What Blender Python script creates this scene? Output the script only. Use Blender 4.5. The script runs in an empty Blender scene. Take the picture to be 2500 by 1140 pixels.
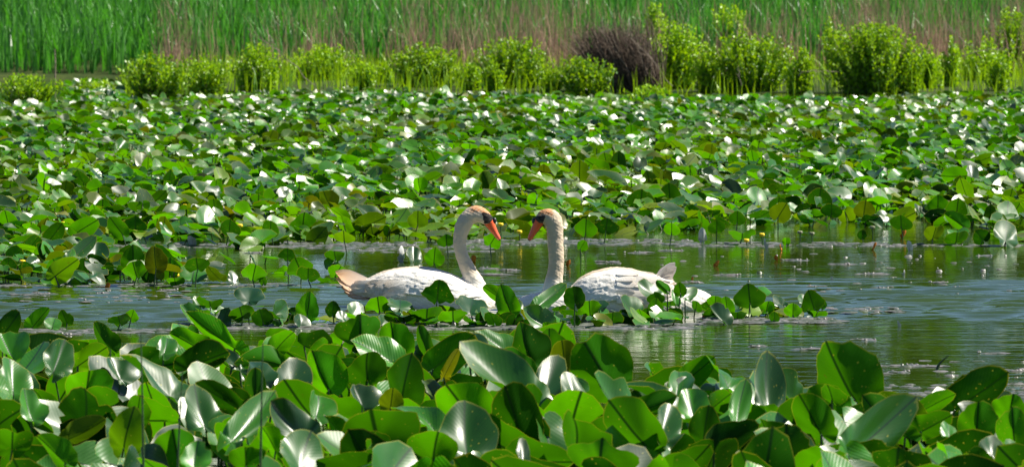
import bpy, bmesh, math, random
import numpy as np
from mathutils import Vector, Matrix
from mathutils.bvhtree import BVHTree

# ------------------------------------------------------------------ camera, sky, sun, exposure
S = bpy.context.scene
COL = S.collection
IMG_W, IMG_H, F_PX, CAM_Z, Y_HOR = 2500.0, 1140.0, 12650.0, 2.2, -90.0
PITCH = math.atan((IMG_H/2 - Y_HOR)/F_PX)

cam_d = bpy.data.cameras.new('camera'); cam = bpy.data.objects.new('camera', cam_d); COL.objects.link(cam)
cam_d.sensor_width = 36.0
cam_d.lens = 36.0*F_PX/IMG_W
cam_d.clip_end = 3000.0
cam.location = (0, 0, CAM_Z)
cam.rotation_euler = (math.pi/2 - PITCH, 0, 0)
cam_d.dof.use_dof = True
cam_d.dof.focus_distance = 33.0
cam_d.dof.aperture_fstop = 9.0
S.camera = cam

SUN_EL, SUN_AZ = math.radians(51), math.radians(82)      # azimuth clockwise from +Y (away from the camera) towards +X
w = bpy.data.worlds.new("World"); S.world = w; w.use_nodes = True
nt = w.node_tree; nt.nodes.clear()
sky = nt.nodes.new('ShaderNodeTexSky'); sky.sky_type = 'NISHITA'; sky.sun_disc = False
sky.sun_elevation = SUN_EL; sky.sun_rotation = SUN_AZ
sky.air_density = 0.7; sky.dust_density = 0.0; sky.ozone_density = 3.0
bg = nt.nodes.new('ShaderNodeBackground'); bg.inputs[1].default_value = 0.06
wo = nt.nodes.new('ShaderNodeOutputWorld')
nt.links.new(sky.outputs[0], bg.inputs[0]); nt.links.new(bg.outputs[0], wo.inputs[0])

sd = bpy.data.lights.new('sun', 'SUN'); sun = bpy.data.objects.new('sun', sd); COL.objects.link(sun)
sd.energy = 5.0; sd.angle = math.radians(0.5); sd.color = (1.0, 0.94, 0.82)
to_sun = Vector((math.sin(SUN_AZ)*math.cos(SUN_EL), math.cos(SUN_AZ)*math.cos(SUN_EL), math.sin(SUN_EL)))
sun.rotation_euler = to_sun.to_track_quat('Z', 'Y').to_euler()
sun.location = (20, 20, 40)

S.view_settings.view_transform = 'Standard'
S.view_settings.look = 'None'
S.view_settings.exposure = 0.95
S.view_settings.gamma = 1.0
S.view_settings.use_curve_mapping = False
S.render.engine = 'CYCLES'
S.cycles.max_bounces = 8
S.cycles.diffuse_bounces = 3
S.cycles.transmission_bounces = 4
S.cycles.sample_clamp_indirect = 6.0

# ------------------------------------------------------------------ helpers
cP, sP = math.cos(PITCH), math.sin(PITCH)
def ray(px, py):
    x = (px - IMG_W/2)/F_PX; y = (IMG_H/2 - py)/F_PX
    return Vector((x, cP + y*sP, -sP + y*cP))
def G(px, py, z=0.0):
    d = ray(px, py); t = (z - CAM_Z)/d.z
    return Vector((d.x*t, d.y*t, z))
def P(px, py, Y):
    d = ray(px, py); t = Y/d.y
    return Vector((d.x*t, Y, CAM_Z + d.z*t))
def px_of(p):
    v = Vector(p) - Vector((0, 0, CAM_Z))
    zf = v.y*cP - v.z*sP
    yy = v.y*sP + v.z*cP
    return IMG_W/2 + F_PX*v.x/zf, IMG_H/2 - F_PX*yy/zf

def mat(name):
    m = bpy.data.materials.new(name); m.use_nodes = True
    m.node_tree.nodes.clear(); return m
class NT:
    def __init__(s, m): s.t = m.node_tree; s.n = s.t.nodes; s.l = s.t.links
    def node(s, typ, **kw):
        n = s.n.new(typ)
        for k, v in kw.items(): setattr(n, k, v)
        return n
    def set(s, sock, v):
        if hasattr(v, 'node'): s.l.new(v, sock)
        elif v is not None: sock.default_value = v
    def math(s, op, a, b=None, c=None, clamp=False):
        n = s.node('ShaderNodeMath', operation=op); n.use_clamp = clamp
        s.set(n.inputs[0], a)
        if b is not None: s.set(n.inputs[1], b)
        if c is not None: s.set(n.inputs[2], c)
        return n.outputs[0]
    def mix(s, f, a, b, mode='MIX'):
        n = s.node('ShaderNodeMix', data_type='RGBA', blend_type=mode)
        s.set(n.inputs[0], f)
        s.set(n.inputs[6], a if hasattr(a, 'node') else (*a, 1)); s.set(n.inputs[7], b if hasattr(b, 'node') else (*b, 1))
        return n.outputs[2]
    def ramp(s, f, lo, hi, a=0.0, b=1.0):
        n = s.node('ShaderNodeMapRange'); n.interpolation_type = 'SMOOTHSTEP'
        s.set(n.inputs[0], f); n.inputs[1].default_value = lo; n.inputs[2].default_value = hi
        n.inputs[3].default_value = a; n.inputs[4].default_value = b
        return n.outputs[0]
    def noise(s, vec, scale, detail=3, rough=0.5, dist=0.0):
        n = s.node('ShaderNodeTexNoise'); s.set(n.inputs['Vector'], vec)
        n.inputs['Scale'].default_value = scale; n.inputs['Detail'].default_value = detail
        n.inputs['Roughness'].default_value = rough; n.inputs['Distortion'].default_value = dist
        return n.outputs[0]
    def mapping(s, vec, scale=(1,1,1), rot=(0,0,0)):
        n = s.node('ShaderNodeMapping'); s.set(n.inputs[0], vec); n.inputs[3].default_value = scale; n.inputs[2].default_value = rot
        return n.outputs[0]
    def bump(s, h, strength, dist, normal=None):
        n = s.node('ShaderNodeBump'); s.set(n.inputs['Strength'], strength); n.inputs['Distance'].default_value = dist
        s.set(n.inputs['Height'], h)
        if normal is not None: s.set(n.inputs['Normal'], normal)
        return n.outputs[0]
    def bsdf(s, col, rough=0.5, spec=0.5, normal=None, **kw):
        n = s.node('ShaderNodeBsdfPrincipled')
        s.set(n.inputs['Base Color'], col if hasattr(col, 'node') else (*col, 1))
        s.set(n.inputs['Roughness'], rough); s.set(n.inputs['Specular IOR Level'], spec)
        if normal is not None: s.set(n.inputs['Normal'], normal)
        for k, v in kw.items(): s.set(n.inputs[k], v)
        return n.outputs[0]
    def out(s, sh):
        o = s.node('ShaderNodeOutputMaterial'); s.l.new(sh, o.inputs[0])

def mesh_np(name, V, Fq, material, parent=None, uv=None, dat=None, smooth=True, loc=None):
    """V (n,3), Fq (m,4) quads (repeat the last index for a triangle is avoided: quads only)"""
    me = bpy.data.meshes.new(name)
    V = np.asarray(V, dtype=np.float32); Fq = np.asarray(Fq, dtype=np.int32)
    k = Fq.shape[1]
    me.vertices.add(len(V)); me.vertices.foreach_set('co', V.ravel())
    me.loops.add(Fq.size); me.loops.foreach_set('vertex_index', Fq.ravel())
    me.polygons.add(len(Fq)); me.polygons.foreach_set('loop_start', np.arange(0, Fq.size, k, dtype=np.int32))
    me.polygons.foreach_set('use_smooth', np.full(len(Fq), smooth))
    me.update(calc_edges=True)
    if uv is not None:
        u = me.uv_layers.new(name='UVMap'); u.data.foreach_set('uv', np.asarray(uv, dtype=np.float32)[Fq.ravel()].ravel())
    if dat is not None:
        a = me.color_attributes.new('dat', 'FLOAT_COLOR', 'POINT'); a.data.foreach_set('color', np.asarray(dat, dtype=np.float32).ravel())
    me.materials.append(material)
    o = bpy.data.objects.new(name, me); COL.objects.link(o)
    if parent is not None: o.parent = parent
    if loc is not None: o.location = loc
    return o
def tag(o, label=None, cat=None, group=None, kind=None):
    if label: o['label'] = label
    if cat: o['category'] = cat
    if group: o['group'] = group
    if kind: o['kind'] = kind
    return o
def thing(name, loc, label, cat, group=None):
    o = bpy.data.objects.new(name, None); COL.objects.link(o); o.location = loc; o.empty_display_size = .05
    return tag(o, label, cat, group)

def tube_np(pts, rad, sides=6):
    """swept tube through pts (k,3), radii (k,)"""
    pts = np.asarray(pts, float); k = len(pts)
    T = np.gradient(pts, axis=0); T /= np.linalg.norm(T, axis=1)[:, None] + 1e-9
    ref = np.array([0.0, 1.0, 0.0]) if abs(T[0][1]) < .9 else np.array([1.0, 0, 0])
    V = []
    for i in range(k):
        a = np.cross(T[i], ref); a /= np.linalg.norm(a) + 1e-9; b = np.cross(T[i], a)
        for j in range(sides):
            t = 2*math.pi*j/sides
            V.append(pts[i] + rad[i]*(math.cos(t)*a + math.sin(t)*b))
    Fq = []
    for i in range(k-1):
        for j in range(sides):
            j2 = (j+1) % sides
            Fq.append((i*sides+j, i*sides+j2, (i+1)*sides+j2, (i+1)*sides+j))
    return np.array(V), np.array(Fq)
class Bag:
    def __init__(s): s.V, s.F, s.U, s.D, s.n = [], [], [], [], 0
    def add(s, V, F, U=None, D=None):
        V = np.asarray(V); s.V.append(V); s.F.append(np.asarray(F) + s.n); s.n += len(V)
        s.U.append(np.zeros((len(V), 2)) if U is None else U)
        s.D.append(np.tile([0, .5, 0, 1], (len(V), 1)) if D is None else D)
    def build(s, name, m, parent=None, smooth=True, loc=None):
        return mesh_np(name, np.concatenate(s.V), np.concatenate(s.F), m, parent, np.concatenate(s.U), np.concatenate(s.D), smooth, loc)

# ------------------------------------------------------------------ materials
def make_leaf_mat():
    m = mat('lily_leaf_blade'); t = NT(m)
    at = t.node('ShaderNodeAttribute', attribute_name='dat'); sep = t.node('ShaderNodeSeparateColor'); t.l.new(at.outputs['Color'], sep.inputs[0])
    edge, rnd, yel = sep.outputs[0], sep.outputs[1], sep.outputs[2]
    rr = t.math('POWER', rnd, 1.7)
    uv = t.node('ShaderNodeTexCoord').outputs['UV']
    sx = t.node('ShaderNodeSeparateXYZ'); t.l.new(uv, sx.inputs[0])
    ax = t.math('ABSOLUTE', t.math('SUBTRACT', sx.outputs[0], .5))
    # midrib and pinnate side veins
    rib = t.ramp(ax, .010, .034, 1, 0)
    vv = t.math('SUBTRACT', sx.outputs[1], t.math('MULTIPLY', ax, .75))
    vein = t.math('SINE', t.math('MULTIPLY', vv, 95.0))
    comb = t.node('ShaderNodeCombineXYZ'); t.l.new(sx.outputs[0], comb.inputs[0]); t.l.new(sx.outputs[1], comb.inputs[1]); t.l.new(t.math('MULTIPLY', rnd, 37.0), comb.inputs[2])
    cv = comb.outputs[0]
    big = t.noise(cv, 2.2, 3, .6)
    vo = t.node('ShaderNodeTexVoronoi'); t.l.new(cv, vo.inputs['Vector']); vo.inputs['Scale'].default_value = 11.0
    spot = t.math('MULTIPLY', t.ramp(vo.outputs['Distance'], .10, .17, 1, 0), t.ramp(big, .46, .62, 0, 1))
    bf = t.node('ShaderNodeNewGeometry').outputs['Backfacing']
    top = t.mix(rr, (.002, .036, .004), (.045, .230, .003))
    top = t.mix(t.ramp(big, .35, .7, 0, .4), top, (.006, .045, .003))
    bot = t.mix(rr, (.003, .024, .001), (.056, .310, .001))
    bot = t.mix(t.ramp(big, .3, .7, 0, .3), bot, (.016, .095, .001))
    base = t.mix(bf, top, bot)
    base = t.mix(t.math('MULTIPLY', t.ramp(vein, .4, 1.0), .08), base, (.09, .20, .04))
    base = t.mix(yel, base, (.36, .32, .008))
    base = t.mix(t.math('MULTIPLY', t.ramp(edge, .965, .995), .5), base, (.36, .33, .03))
    base = t.mix(t.math('MULTIPLY', spot, .8), base, (.42, .38, .04))
    base = t.mix(t.math('MULTIPLY', rib, .85), base, (.012, .045, .008))
    trn = t.mix(rr, (.006, .07, .001), (.25, .90, .001))
    trn = t.mix(t.ramp(big, .3, .75, 0, .3), trn, (.08, .36, .001))
    trn = t.mix(yel, trn, (.70, .62, .005))
    trn = t.mix(t.math('MULTIPLY', t.ramp(edge, .965, .995), .5), trn, (.65, .60, .03))
    trn = t.mix(t.math('MULTIPLY', spot, .8), trn, (.75, .65, .04))
    brn = t.math('MULTIPLY', t.ramp(t.noise(cv, 6.0, 4, .65), .66, .74), t.ramp(rnd, .3, .8))
    base = t.mix(t.math('MULTIPLY', brn, .75), base, (.10, .055, .012)); trn = t.mix(t.math('MULTIPLY', brn, .8), trn, (.22, .10, .01))
    trn = t.mix(t.math('MULTIPLY', rib, .92), trn, (.01, .05, .004))
    h = t.math('ADD', t.math('MULTIPLY', vein, .5), t.math('MULTIPLY', t.noise(cv, 26, 3), .8))
    nb = t.bump(h, t.ramp(rnd, .55, .95, .08, .34), .0014)
    rough = t.math('ADD', t.math('MULTIPLY', bf, .06), t.math('ADD', .37, t.math('MULTIPLY', big, .10)))
    spec = t.math('SUBTRACT', .6, t.math('MULTIPLY', bf, .52))
    pr = t.bsdf(base, rough, spec, nb, **{'Coat Weight': t.math('MULTIPLY', t.math('SUBTRACT', 1.0, bf), .35), 'Coat Roughness': .27})
    tr = t.node('ShaderNodeBsdfTranslucent'); t.l.new(trn, tr.inputs[0])
    mx = t.node('ShaderNodeMixShader'); mx.inputs[0].default_value = .23
    t.l.new(pr, mx.inputs[1]); t.l.new(tr.outputs[0], mx.inputs[2]); t.out(mx.outputs[0])
    return m
def make_foliage_mat(name, c1, c2, tcol, fac=.4, rough=.45, spec=.5):
    """dat.g picks between two greens, dat.b towards yellow or straw"""
    m = mat(name); t = NT(m)
    at = t.node('ShaderNodeAttribute', attribute_name='dat'); sep = t.node('ShaderNodeSeparateColor'); t.l.new(at.outputs['Color'], sep.inputs[0])
    base = t.mix(sep.outputs[1], c1, c2)
    base = t.mix(sep.outputs[2], base, (.34, .30, .04))
    trn = t.mix(sep.outputs[1], tcol, tuple(min(1, v*1.5) for v in tcol))
    pr = t.bsdf(base, rough, spec)
    tr = t.node('ShaderNodeBsdfTranslucent'); t.l.new(trn, tr.inputs[0])
    mx = t.node('ShaderNodeMixShader'); mx.inputs[0].default_value = fac
    t.l.new(pr, mx.inputs[1]); t.l.new(tr.outputs[0], mx.inputs[2]); t.out(mx.outputs[0])
    return m
def make_simple(name, c1, c2, scale=20, rough=.6, spec=.4, bump=.2, dist=.003):
    m = mat(name); t = NT(m)
    tc = t.node('ShaderNodeTexCoord').outputs['Object']
    n = t.noise(tc, scale, 4, .6)
    t.out(t.bsdf(t.mix(t.ramp(n, .3, .7), c1, c2), rough, spec, t.bump(n, bump, dist)))
    return m
M_LEAF = make_leaf_mat()
M_STALK = make_simple('leaf_stalk_skin', (.012, .035, .008), (.045, .10, .015), 30, .45, .5)
M_REED = make_foliage_mat('reed_green', (.005, .055, .004), (.10, .30, .045), (.10, .42, .014), .27, .42, .5)
M_STRAW = make_foliage_mat('dry_stalk', (.16, .095, .06), (.46, .31, .22), (.40, .26, .17), .2, .7, .2)
M_BUSH = make_foliage_mat('shrub_leaf', (.030, .14, .001), (.33, .55, .002), (.42, .70, .002), .30, .42, .5)
M_TREE = make_foliage_mat('tree_leaf', (.035, .11, .005), (.085, .21, .008), (.16, .38, .005), .3, .5, .4)
M_TWIG = make_simple('twig_bark', (.03, .022, .016), (.14, .10, .075), 25, .8, .2)
M_PALE = make_simple('dead_wood', (.16, .12, .09), (.36, .29, .23), 25, .8, .2)
M_YEL = make_simple('flower_yellow', (.75, .50, .01), (.85, .66, .03), 40, .45, .4)
M_POD = make_simple('seed_pod_skin', (.10, .12, .05), (.30, .30, .20), 40, .5, .4)
M_RUST = make_simple('rusty_leaf', (.42, .10, .012), (.62, .24, .03), 35, .5, .4)
M_PAD = make_simple('floating_debris_skin', (.03, .05, .03), (.18, .165, .165), 26, .40, .5, .5, .003)
M_SCUM = make_simple('floating_scum_skin', (.020, .045, .012), (.18, .17, .175), 14, .40, .5, .5, .003)

def make_water():
    m = mat('pond_water'); t = NT(m)
    tc = t.node('ShaderNodeTexCoord').outputs['Object']
    a = t.noise(t.mapping(tc, (1.2, 7.0, 1)), 1.0, 3, .5, .4)
    b = t.noise(t.mapping(tc, (4.0, 20.0, 1)), 1.0, 2, .5, .2)
    zone = t.noise(t.mapping(tc, (.08, .30, 1)), 1.0, 2, .5)
    h = t.math('MULTIPLY', t.math('ADD', t.math('SUBTRACT', a, .5), t.math('MULTIPLY', t.math('SUBTRACT', b, .5), .3)), t.ramp(zone, .3, .65, .3, 1.0))
    nb = t.bump(h, 1.0, .006)
    dirt = t.noise(tc, .8, 3)
    t.out(t.bsdf(t.mix(dirt, (.018, .038, .002), (.035, .062, .004)), .03, .5, nb, IOR=1.333))
    return m
M_WATER = make_water()
M_MUD = make_simple('marsh_soil', (.015, .035, .004), (.05, .07, .012), 3, .9, .2, .5, .05)

# ------------------------------------------------------------------ setting: water and marsh ground
def sheet(name, x0, x1, ys, zf, m, nx=24):
    xs = np.linspace(x0, x1, nx); V = [(x, y, zf(x, y)) for y in ys for x in xs]
    Fq = [(j*nx+i, j*nx+i+1, (j+1)*nx+i+1, (j+1)*nx+i) for j in range(len(ys)-1) for i in range(nx-1)]
    o = mesh_np(name, V, Fq, m); o['kind'] = 'structure'; return o
def water():
    """one sheet to the far shore, finely meshed where a breeze raises real ripples round the swans"""
    xs = np.concatenate([[-120, -40, -15], np.arange(-9, 9.001, .10), [15, 40, 120]]); ys = np.concatenate([[-30, 0, 20], np.arange(26, 41.001, .035), [45, 60, 100, 150]])
    X_, Y_ = np.meshgrid(xs, ys); Z_ = np.zeros_like(X_); r = np.random.RandomState(4)
    sm = lambda v, a, b: np.clip((v-a)/(b-a), 0, 1)**2*(3-2*np.clip((v-a)/(b-a), 0, 1))
    for k in range(14):
        lam = r.uniform(.15, .40); th = r.normal(0, .22); A = .0105*lam/2/math.pi*r.uniform(1.6, 3.4); p1, p2 = r.uniform(0, 6.28, 2)
        ph = 2*math.pi/lam*(Y_*math.cos(th) + X_*math.sin(th)) + p1 + 1.1*np.sin(X_*r.uniform(.6, 1.6)+p2)
        Z_ += A*np.sin(ph)*(.55+.45*np.sin(X_*r.uniform(.4, 1.1)+Y_*r.uniform(.5, 1.2)+p2))
    patch = .5 + .5*np.sin(X_*.55+.6*np.sin(Y_*.9)+1.0)*np.sin(Y_*1.5+X_*.25+.8)
    band = sm(Y_, 31.4, 32.6)*(1-sm(Y_, 34.6, 36.6)); low = sm(Y_, 26.4, 28)*(1-sm(Y_, 38.5, 40.5))
    fade = sm(X_, -9, -7.5)*(1-sm(X_, 7.5, 9))
    Z_ *= fade*(band*(.35+.85*patch)*4.0 + low*.05)
    nx = len(xs); ny = len(ys); i, j = np.meshgrid(np.arange(nx-1), np.arange(ny-1))
    F = np.stack([j*nx+i, j*nx+i+1, (j+1)*nx+i+1, (j+1)*nx+i], -1).reshape(-1, 4)
    o = mesh_np('water', np.stack([X_, Y_, Z_], -1).reshape(-1, 3), F, M_WATER); o['kind'] = 'structure'
    s_ = np.degrees(np.arctan(np.abs(np.diff(Z_, axis=0)[100:200]/.035))); print('ripple slope deg', s_.mean(), s_.max(), Z_.max())
water()
def bank_z(x, y):
    sh = 86.5 + 11.0*max(0, min(1, (-x-5.6)/1.2)) + .8*math.sin(x*.7)          # shoreline further back on the left
    t = (y - sh)
    if t < 0: return -0.15 + max(-.6, t*.1)
    g = -.03 + min(t, 6)*.03
    if y > 97: g += min(y-97, 26)*.085
    return g
sheet('marsh_ground', -120, 120, list(np.linspace(80, 130, 60)) + [200, 900], bank_z, M_MUD, 120)
# ------------------------------------------------------------------ lily leaves
def leaf_arrays(L, W, rs, fold=.25, curl=.0, wave=.03, droop=.0, rings=7, segs=30, yel=0.0, rnd=None):
    d = .22; th = np.linspace(-math.pi+d, math.pi-d, segs+1)
    s, c = np.sin(th), np.cos(th); a, b, cy = W/2, L/2, .22*L
    A = (s/a)**2 + (c/b)**2; B = -2*c*cy/b**2; C = (cy/b)**2 - 1
    R = (-B + np.sqrt(B*B - 4*A*C))/(2*A)
    pt = rs.uniform(.08, .26); R = R*(1 + pt*np.exp(-(np.abs(th)/.42)**1.4))*(1 - .06*np.exp(-((np.abs(th)-.75)/.3)**2))
    back = np.clip((np.abs(th) - (math.pi-d-.45))/.45, 0, 1); R = R*(1 - .22*back**2)
    ph = rs.uniform(0, 6.28, 5)
    rg = rs.uniform(.5, 2.2); R = R*(1 + rg*(.014*np.sin(5*th+ph[0]) + .009*np.sin(13*th+ph[1]) + .006*np.sin(23*th+ph[2])))
    if rs.rand() < .30:
        for q in range(rs.randint(1, 3)):
            R = R*(1 - rs.uniform(.06, .22)*np.exp(-((th-rs.uniform(-2.4, 2.4))/rs.uniform(.06, .16))**2))
    tt = np.linspace(0.0, 1, rings+1)**.85; tt[0] = .015
    r = tt[:, None]*R[None, :]; T = np.repeat(tt[:, None], segs+1, 1)
    x = r*s; y = r*c
    as_ = 1 + rs.uniform(-.45, .45)*np.sign(x)
    z = fold*as_*(np.sqrt(x*x + (.06*W)**2) - .06*W) - (droop + fold*rs.uniform(.2, .9))*x*x/W + curl*(y*y)/L*np.sign(y)
    z += wave*L*T**2.2*(np.sin(3*th+ph[2])[None, :]*.6 + np.sin(5*th+ph[3])[None, :]*.35 + .18*np.sin(9*th+ph[4])[None, :])
    z += .012*L*np.sin(x/L*9+ph[0])*np.sin(y/L*7+ph[1])
    # foreshorten x where folded so the width along the surface is kept
    x = x/np.sqrt(1 + fold*fold*.8)
    V = np.stack([x, y, z], -1).reshape(-1, 3)
    n = segs+1; i, j = np.meshgrid(np.arange(rings), np.arange(segs), indexing='ij')
    Fq = np.stack([i*n+j, (i+1)*n+j, (i+1)*n+j+1, i*n+j+1], -1).reshape(-1, 4)
    U = np.stack([(r*s)/W+.5, (y-cy)/L+.5], -1).reshape(-1, 2)
    rn = rs.uniform() if rnd is None else rnd
    D = np.stack([T.ravel(), np.full(T.size, rn), np.full(T.size, yel), np.ones(T.size)], -1)
    return V, Fq[:, ::-1], U, D
def rotm(az, el, roll, tilt):
    return np.array(Matrix.Rotation(tilt, 3, 'Y') @ Matrix.Rotation(az, 3, 'Z') @ Matrix.Rotation(el, 3, 'X') @ Matrix.Rotation(roll, 3, 'Y'))
def frame(n, t=None, phi=None):
    """blade axes (columns: side, midrib, upper normal) for a normal and either the midrib's slant t or a free turn phi"""
    n = np.array(n, float); n /= np.linalg.norm(n)
    if t is not None:
        ny = n[1] if abs(n[1]) > .18 else math.copysign(.18, n[1])
        m = np.array([math.sin(t), -(math.sin(t)*n[0] + math.cos(t)*n[2])/ny, math.cos(t)])
        m -= n*m.dot(n)
    else:
        a = np.cross(n, [0, 0, 1.0]); a /= np.linalg.norm(a)+1e-9; b = np.cross(n, a); m = math.cos(phi)*a + math.sin(phi)*b
    m /= np.linalg.norm(m)
    return np.array([np.cross(m, n), m, n]).T
def look_frame(kind, tilt, rs, flat=None):
    if flat is not None:
        k = 1 if kind == 'U' else -1
        return frame((rs.normal(0, .12), k*math.sin(flat), math.cos(flat)), tilt)
    if kind == 'U': n = (rs.normal(.12, .22), rs.uniform(.75, 1.0), rs.uniform(.20, .50))
    else: n = (.44+rs.normal(0, .15), -.57+rs.normal(0, .10), .68+rs.normal(0, .12))
    return frame(n, tilt)
def rand_frame(kind, rs, sp=.28):
    n = np.array((.15, .70, .55) if kind == 'U' else (.44, -.54, .68)) + rs.normal(0, sp, 3)
    n[2] = max(n[2], .08)
    return frame(n, phi=rs.uniform(0, 6.28))
def fit(R, wp, lp, s):
    return wp/s/max(.5, math.hypot(R[0, 0], R[2, 0])), lp/s/max(.5, math.hypot(R[0, 1], R[2, 1]))
def check_up(V, Fq):
    a, b, c = V[Fq[len(Fq)//2][0]], V[Fq[len(Fq)//2][1]], V[Fq[len(Fq)//2][2]]
    return np.cross(b-a, c-a)[2] > 0
_v, _f, _, _ = leaf_arrays(.25, .2, np.random.RandomState(0), 0, 0, 0)
FLIP = not check_up(_v, _f)

ROWS = []
def lily(cen, L, W, kind, tilt, el, rs, fold=.25, curl=0., wave=.035, yel=0., rnd=None, base=None, az=None, roll=0., R=None, label=None, group=None, row=None, hi=True):
    """cen = centre of the blade in the world; kind U shows its underside to the camera, T its upper side"""
    V, Fq, U, D = leaf_arrays(L, W, rs, fold, curl, wave, .15, 9 if hi else 6, 40 if hi else 26, yel, rnd)
    if FLIP: Fq = Fq[:, ::-1]
    if az is None: az = (math.pi if kind == 'U' else 0.0) + rs.uniform(-.45, .45)
    # the midrib's turn on the picture stays what the tilt says: undo the lean the azimuth adds
    if R is None: R = rotm(az, el, roll, tilt)
    off = R @ np.array([0, .22*L, 0]); at = np.array(cen) - off
    if at[2] < .012:
        at[2] = .012
    if base is None:
        base = np.array([at[0] + rs.uniform(-.05, .05), at[1] + rs.uniform(-.04, .04), 0])
    t = thing('lily_leaf', (base[0], base[1], 0), label, 'lily leaf', group)
    rel = at - np.array([base[0], base[1], 0])
    mesh_np('blade', V @ R.T + rel, Fq, M_LEAF, t, U, D)
    s = np.linspace(0, 1, 7)[:, None]; p0 = np.array([0, 0, -.08]); p1 = np.array(rel)
    nrm = R @ np.array([0, 0, 1.0]); mid = (p0+p1)/2 + np.array([rs.uniform(-.02, .02), 0, .01])
    pts = (1-s)**2*p0 + 2*s*(1-s)*mid + s*s*(p1 - nrm*.003)
    sv, sf = tube_np(pts, np.linspace(.0062, .0042, 7)*(1.15 if L > .24 else .85), 7)
    # the thick midrib carries the stalk's line up the back of the blade
    mesh_np('stalk', sv, sf, M_STALK, t)
    if row is not None: ROWS.append((t, row, kind, px_of(cen)[0], px_of(cen)[1], tilt, W, L, yel))
    return t

# (centre px, centre py, width px, length px, tilt deg clockwise, side, extra)
FORE = [
(211,1021,140,125,5,'U'),(211,947,140,115,12,'U'),(30,925,95,100,-10,'T'),(20,838,110,70,-40,'T'),(137,870,90,80,15,'T'),
(258,820,48,78,-42,'U'),(210,862,60,110,55,'U'),(288,903,110,65,-30,'T'),(385,930,62,180,-46,'T'),(490,1015,80,115,-22,'T'),
(488,868,80,130,60,'U'),(405,832,55,60,20,'T'),(470,824,60,95,-60,'U'),(540,812,40,170,-60,'U'),(685,822,48,85,38,'U'),
(655,862,42,180,-68,'U'),(570,868,30,112,-42,'T'),(632,890,72,85,-8,'T'),(623,965,72,98,0,'U'),(790,918,115,110,-28,'U'),
(705,940,90,95,10,'T'),(560,975,60,150,-55,'U'),(720,1055,75,125,-55,'T'),(590,1055,62,130,50,'T'),(775,1000,90,62,10,'T'),
(30,1078,100,90,5,'U'),(112,990,58,85,-18,'U'),(70,1005,40,80,-30,'T'),(305,1072,95,105,10,'U'),(432,1108,130,95,-8,'U'),
(140,1110,60,120,-48,'U'),(190,1062,45,110,65,'U'),(665,1082,58,90,-22,'U'),(828,1060,80,115,-10,'U'),(735,1122,130,75,10,'T'),
(600,1122,100,60,0,'U'),(475,1128,80,50,0,'T'),
(920,1065,215,150,-14,'U'),(895,890,108,95,-6,'U'),(930,848,80,120,-58,'T'),(965,832,95,92,-12,'U'),(880,793,120,62,4,'U'),
(1040,838,36,98,-22,'U'),(1082,862,80,150,48,'U'),(1150,842,100,76,10,'T'),(1222,830,46,110,-52,'T'),(1290,843,105,95,-24,'U'),
(1342,824,72,56,-8,'U'),(1378,862,70,90,-6,'U'),(1470,890,165,165,-30,'U'),(985,938,125,115,10,'U'),(1250,948,66,270,-52,'T'),
(1335,935,72,100,22,'T'),(1265,905,62,110,-55,'U'),(1140,1010,150,160,-28,'U'),(1262,1030,110,180,-14,'U'),(1400,952,66,85,-20,'T'),
(1500,1000,58,170,-45,'T'),(1612,985,70,170,-38,'T'),(1655,940,66,95,15,'T'),(1040,1022,52,150,-40,'T'),(878,970,90,62,-30,'T'),
(1055,945,60,66,-20,'T'),(955,982,58,62,8,'U'),(1135,1082,140,100,-12,'T'),(1410,1078,180,130,6,'U'),(1550,1058,120,165,-42,'U'),
(1465,1125,180,70,0,'U'),(1582,997,50,115,70,'U'),(1617,1055,80,85,10,'T'),(1060,1098,140,90,6,'U'),(1276,1122,32,62,-8,'T'),
(1092,885,26,84,24,'U'),(1770,912,80,110,-18,'T'),(2065,934,150,164,-34,'U'),(2030,956,72,50,-10,'U'),(1930,943,56,112,-55,'U'),
(1915,957,70,115,-62,'T'),(1872,978,88,125,-18,'T'),(1690,1003,80,90,-10,'T'),(1752,976,52,98,48,'U'),(1800,1012,50,86,10,'T'),
(1990,1032,100,145,-28,'U'),(1938,1022,72,115,-10,'U'),(1720,1052,90,95,5,'U'),(1775,1082,80,135,60,'U'),(1872,1062,88,66,-10,'U'),
(1920,1108,160,100,-6,'U'),(2140,1022,58,135,-12,'U'),(2180,1046,58,160,-56,'U'),(2212,1002,62,112,-62,'U'),(2262,996,34,140,55,'U'),
(2362,980,98,165,52,'U'),(2466,1003,92,62,10,'U'),(2475,1068,110,95,-10,'U'),(2385,1042,105,90,0,'U'),(2270,1042,62,105,60,'U'),
(2105,1088,100,170,58,'T'),(2320,1122,105,60,-6,'T'),(2385,1132,80,40,0,'U'),(2190,1132,150,60,0,'U'),(1690,908,62,92,50,'U'),
(2317,1057,55,40,0,'T'),(2422,1098,70,40,10,'T'),(15,790,55,75,40,'U'),(335,1010,60,90,15,'U'),(1850,1125,90,60,-12,'T'),
]
SPECIAL = {(1378,862):.2, (955,982):.35, (1092,885):.5, (305,1072):.15, (190,1062):.12}
rs = np.random.RandomState(11)
for (cx, cy, wp, lp, tilt, kd) in FORE:
    z = .30 if cy < 900 else .27
    if cy > 1100: z = .26
    c = G(cx, cy+(18 if cy < 900 else 9 if cy < 980 else 0), z); s = F_PX/c.y
    long_ = lp > wp*1.5
    R = look_frame(kd, math.radians(tilt), rs); W, L = fit(R, wp, lp, s); W *= 1.14; L *= 1.04
    fold = rs.uniform(.35, 1.15)
    if long_: W *= 1.2; fold = .75
    lily(c, L, W, kd, math.radians(tilt), 0, rs, fold, rs.uniform(-.6, .5), .10, SPECIAL.get((cx, cy), .10 if rs.rand() < .05 else 0), row='fore', R=R)

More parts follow.
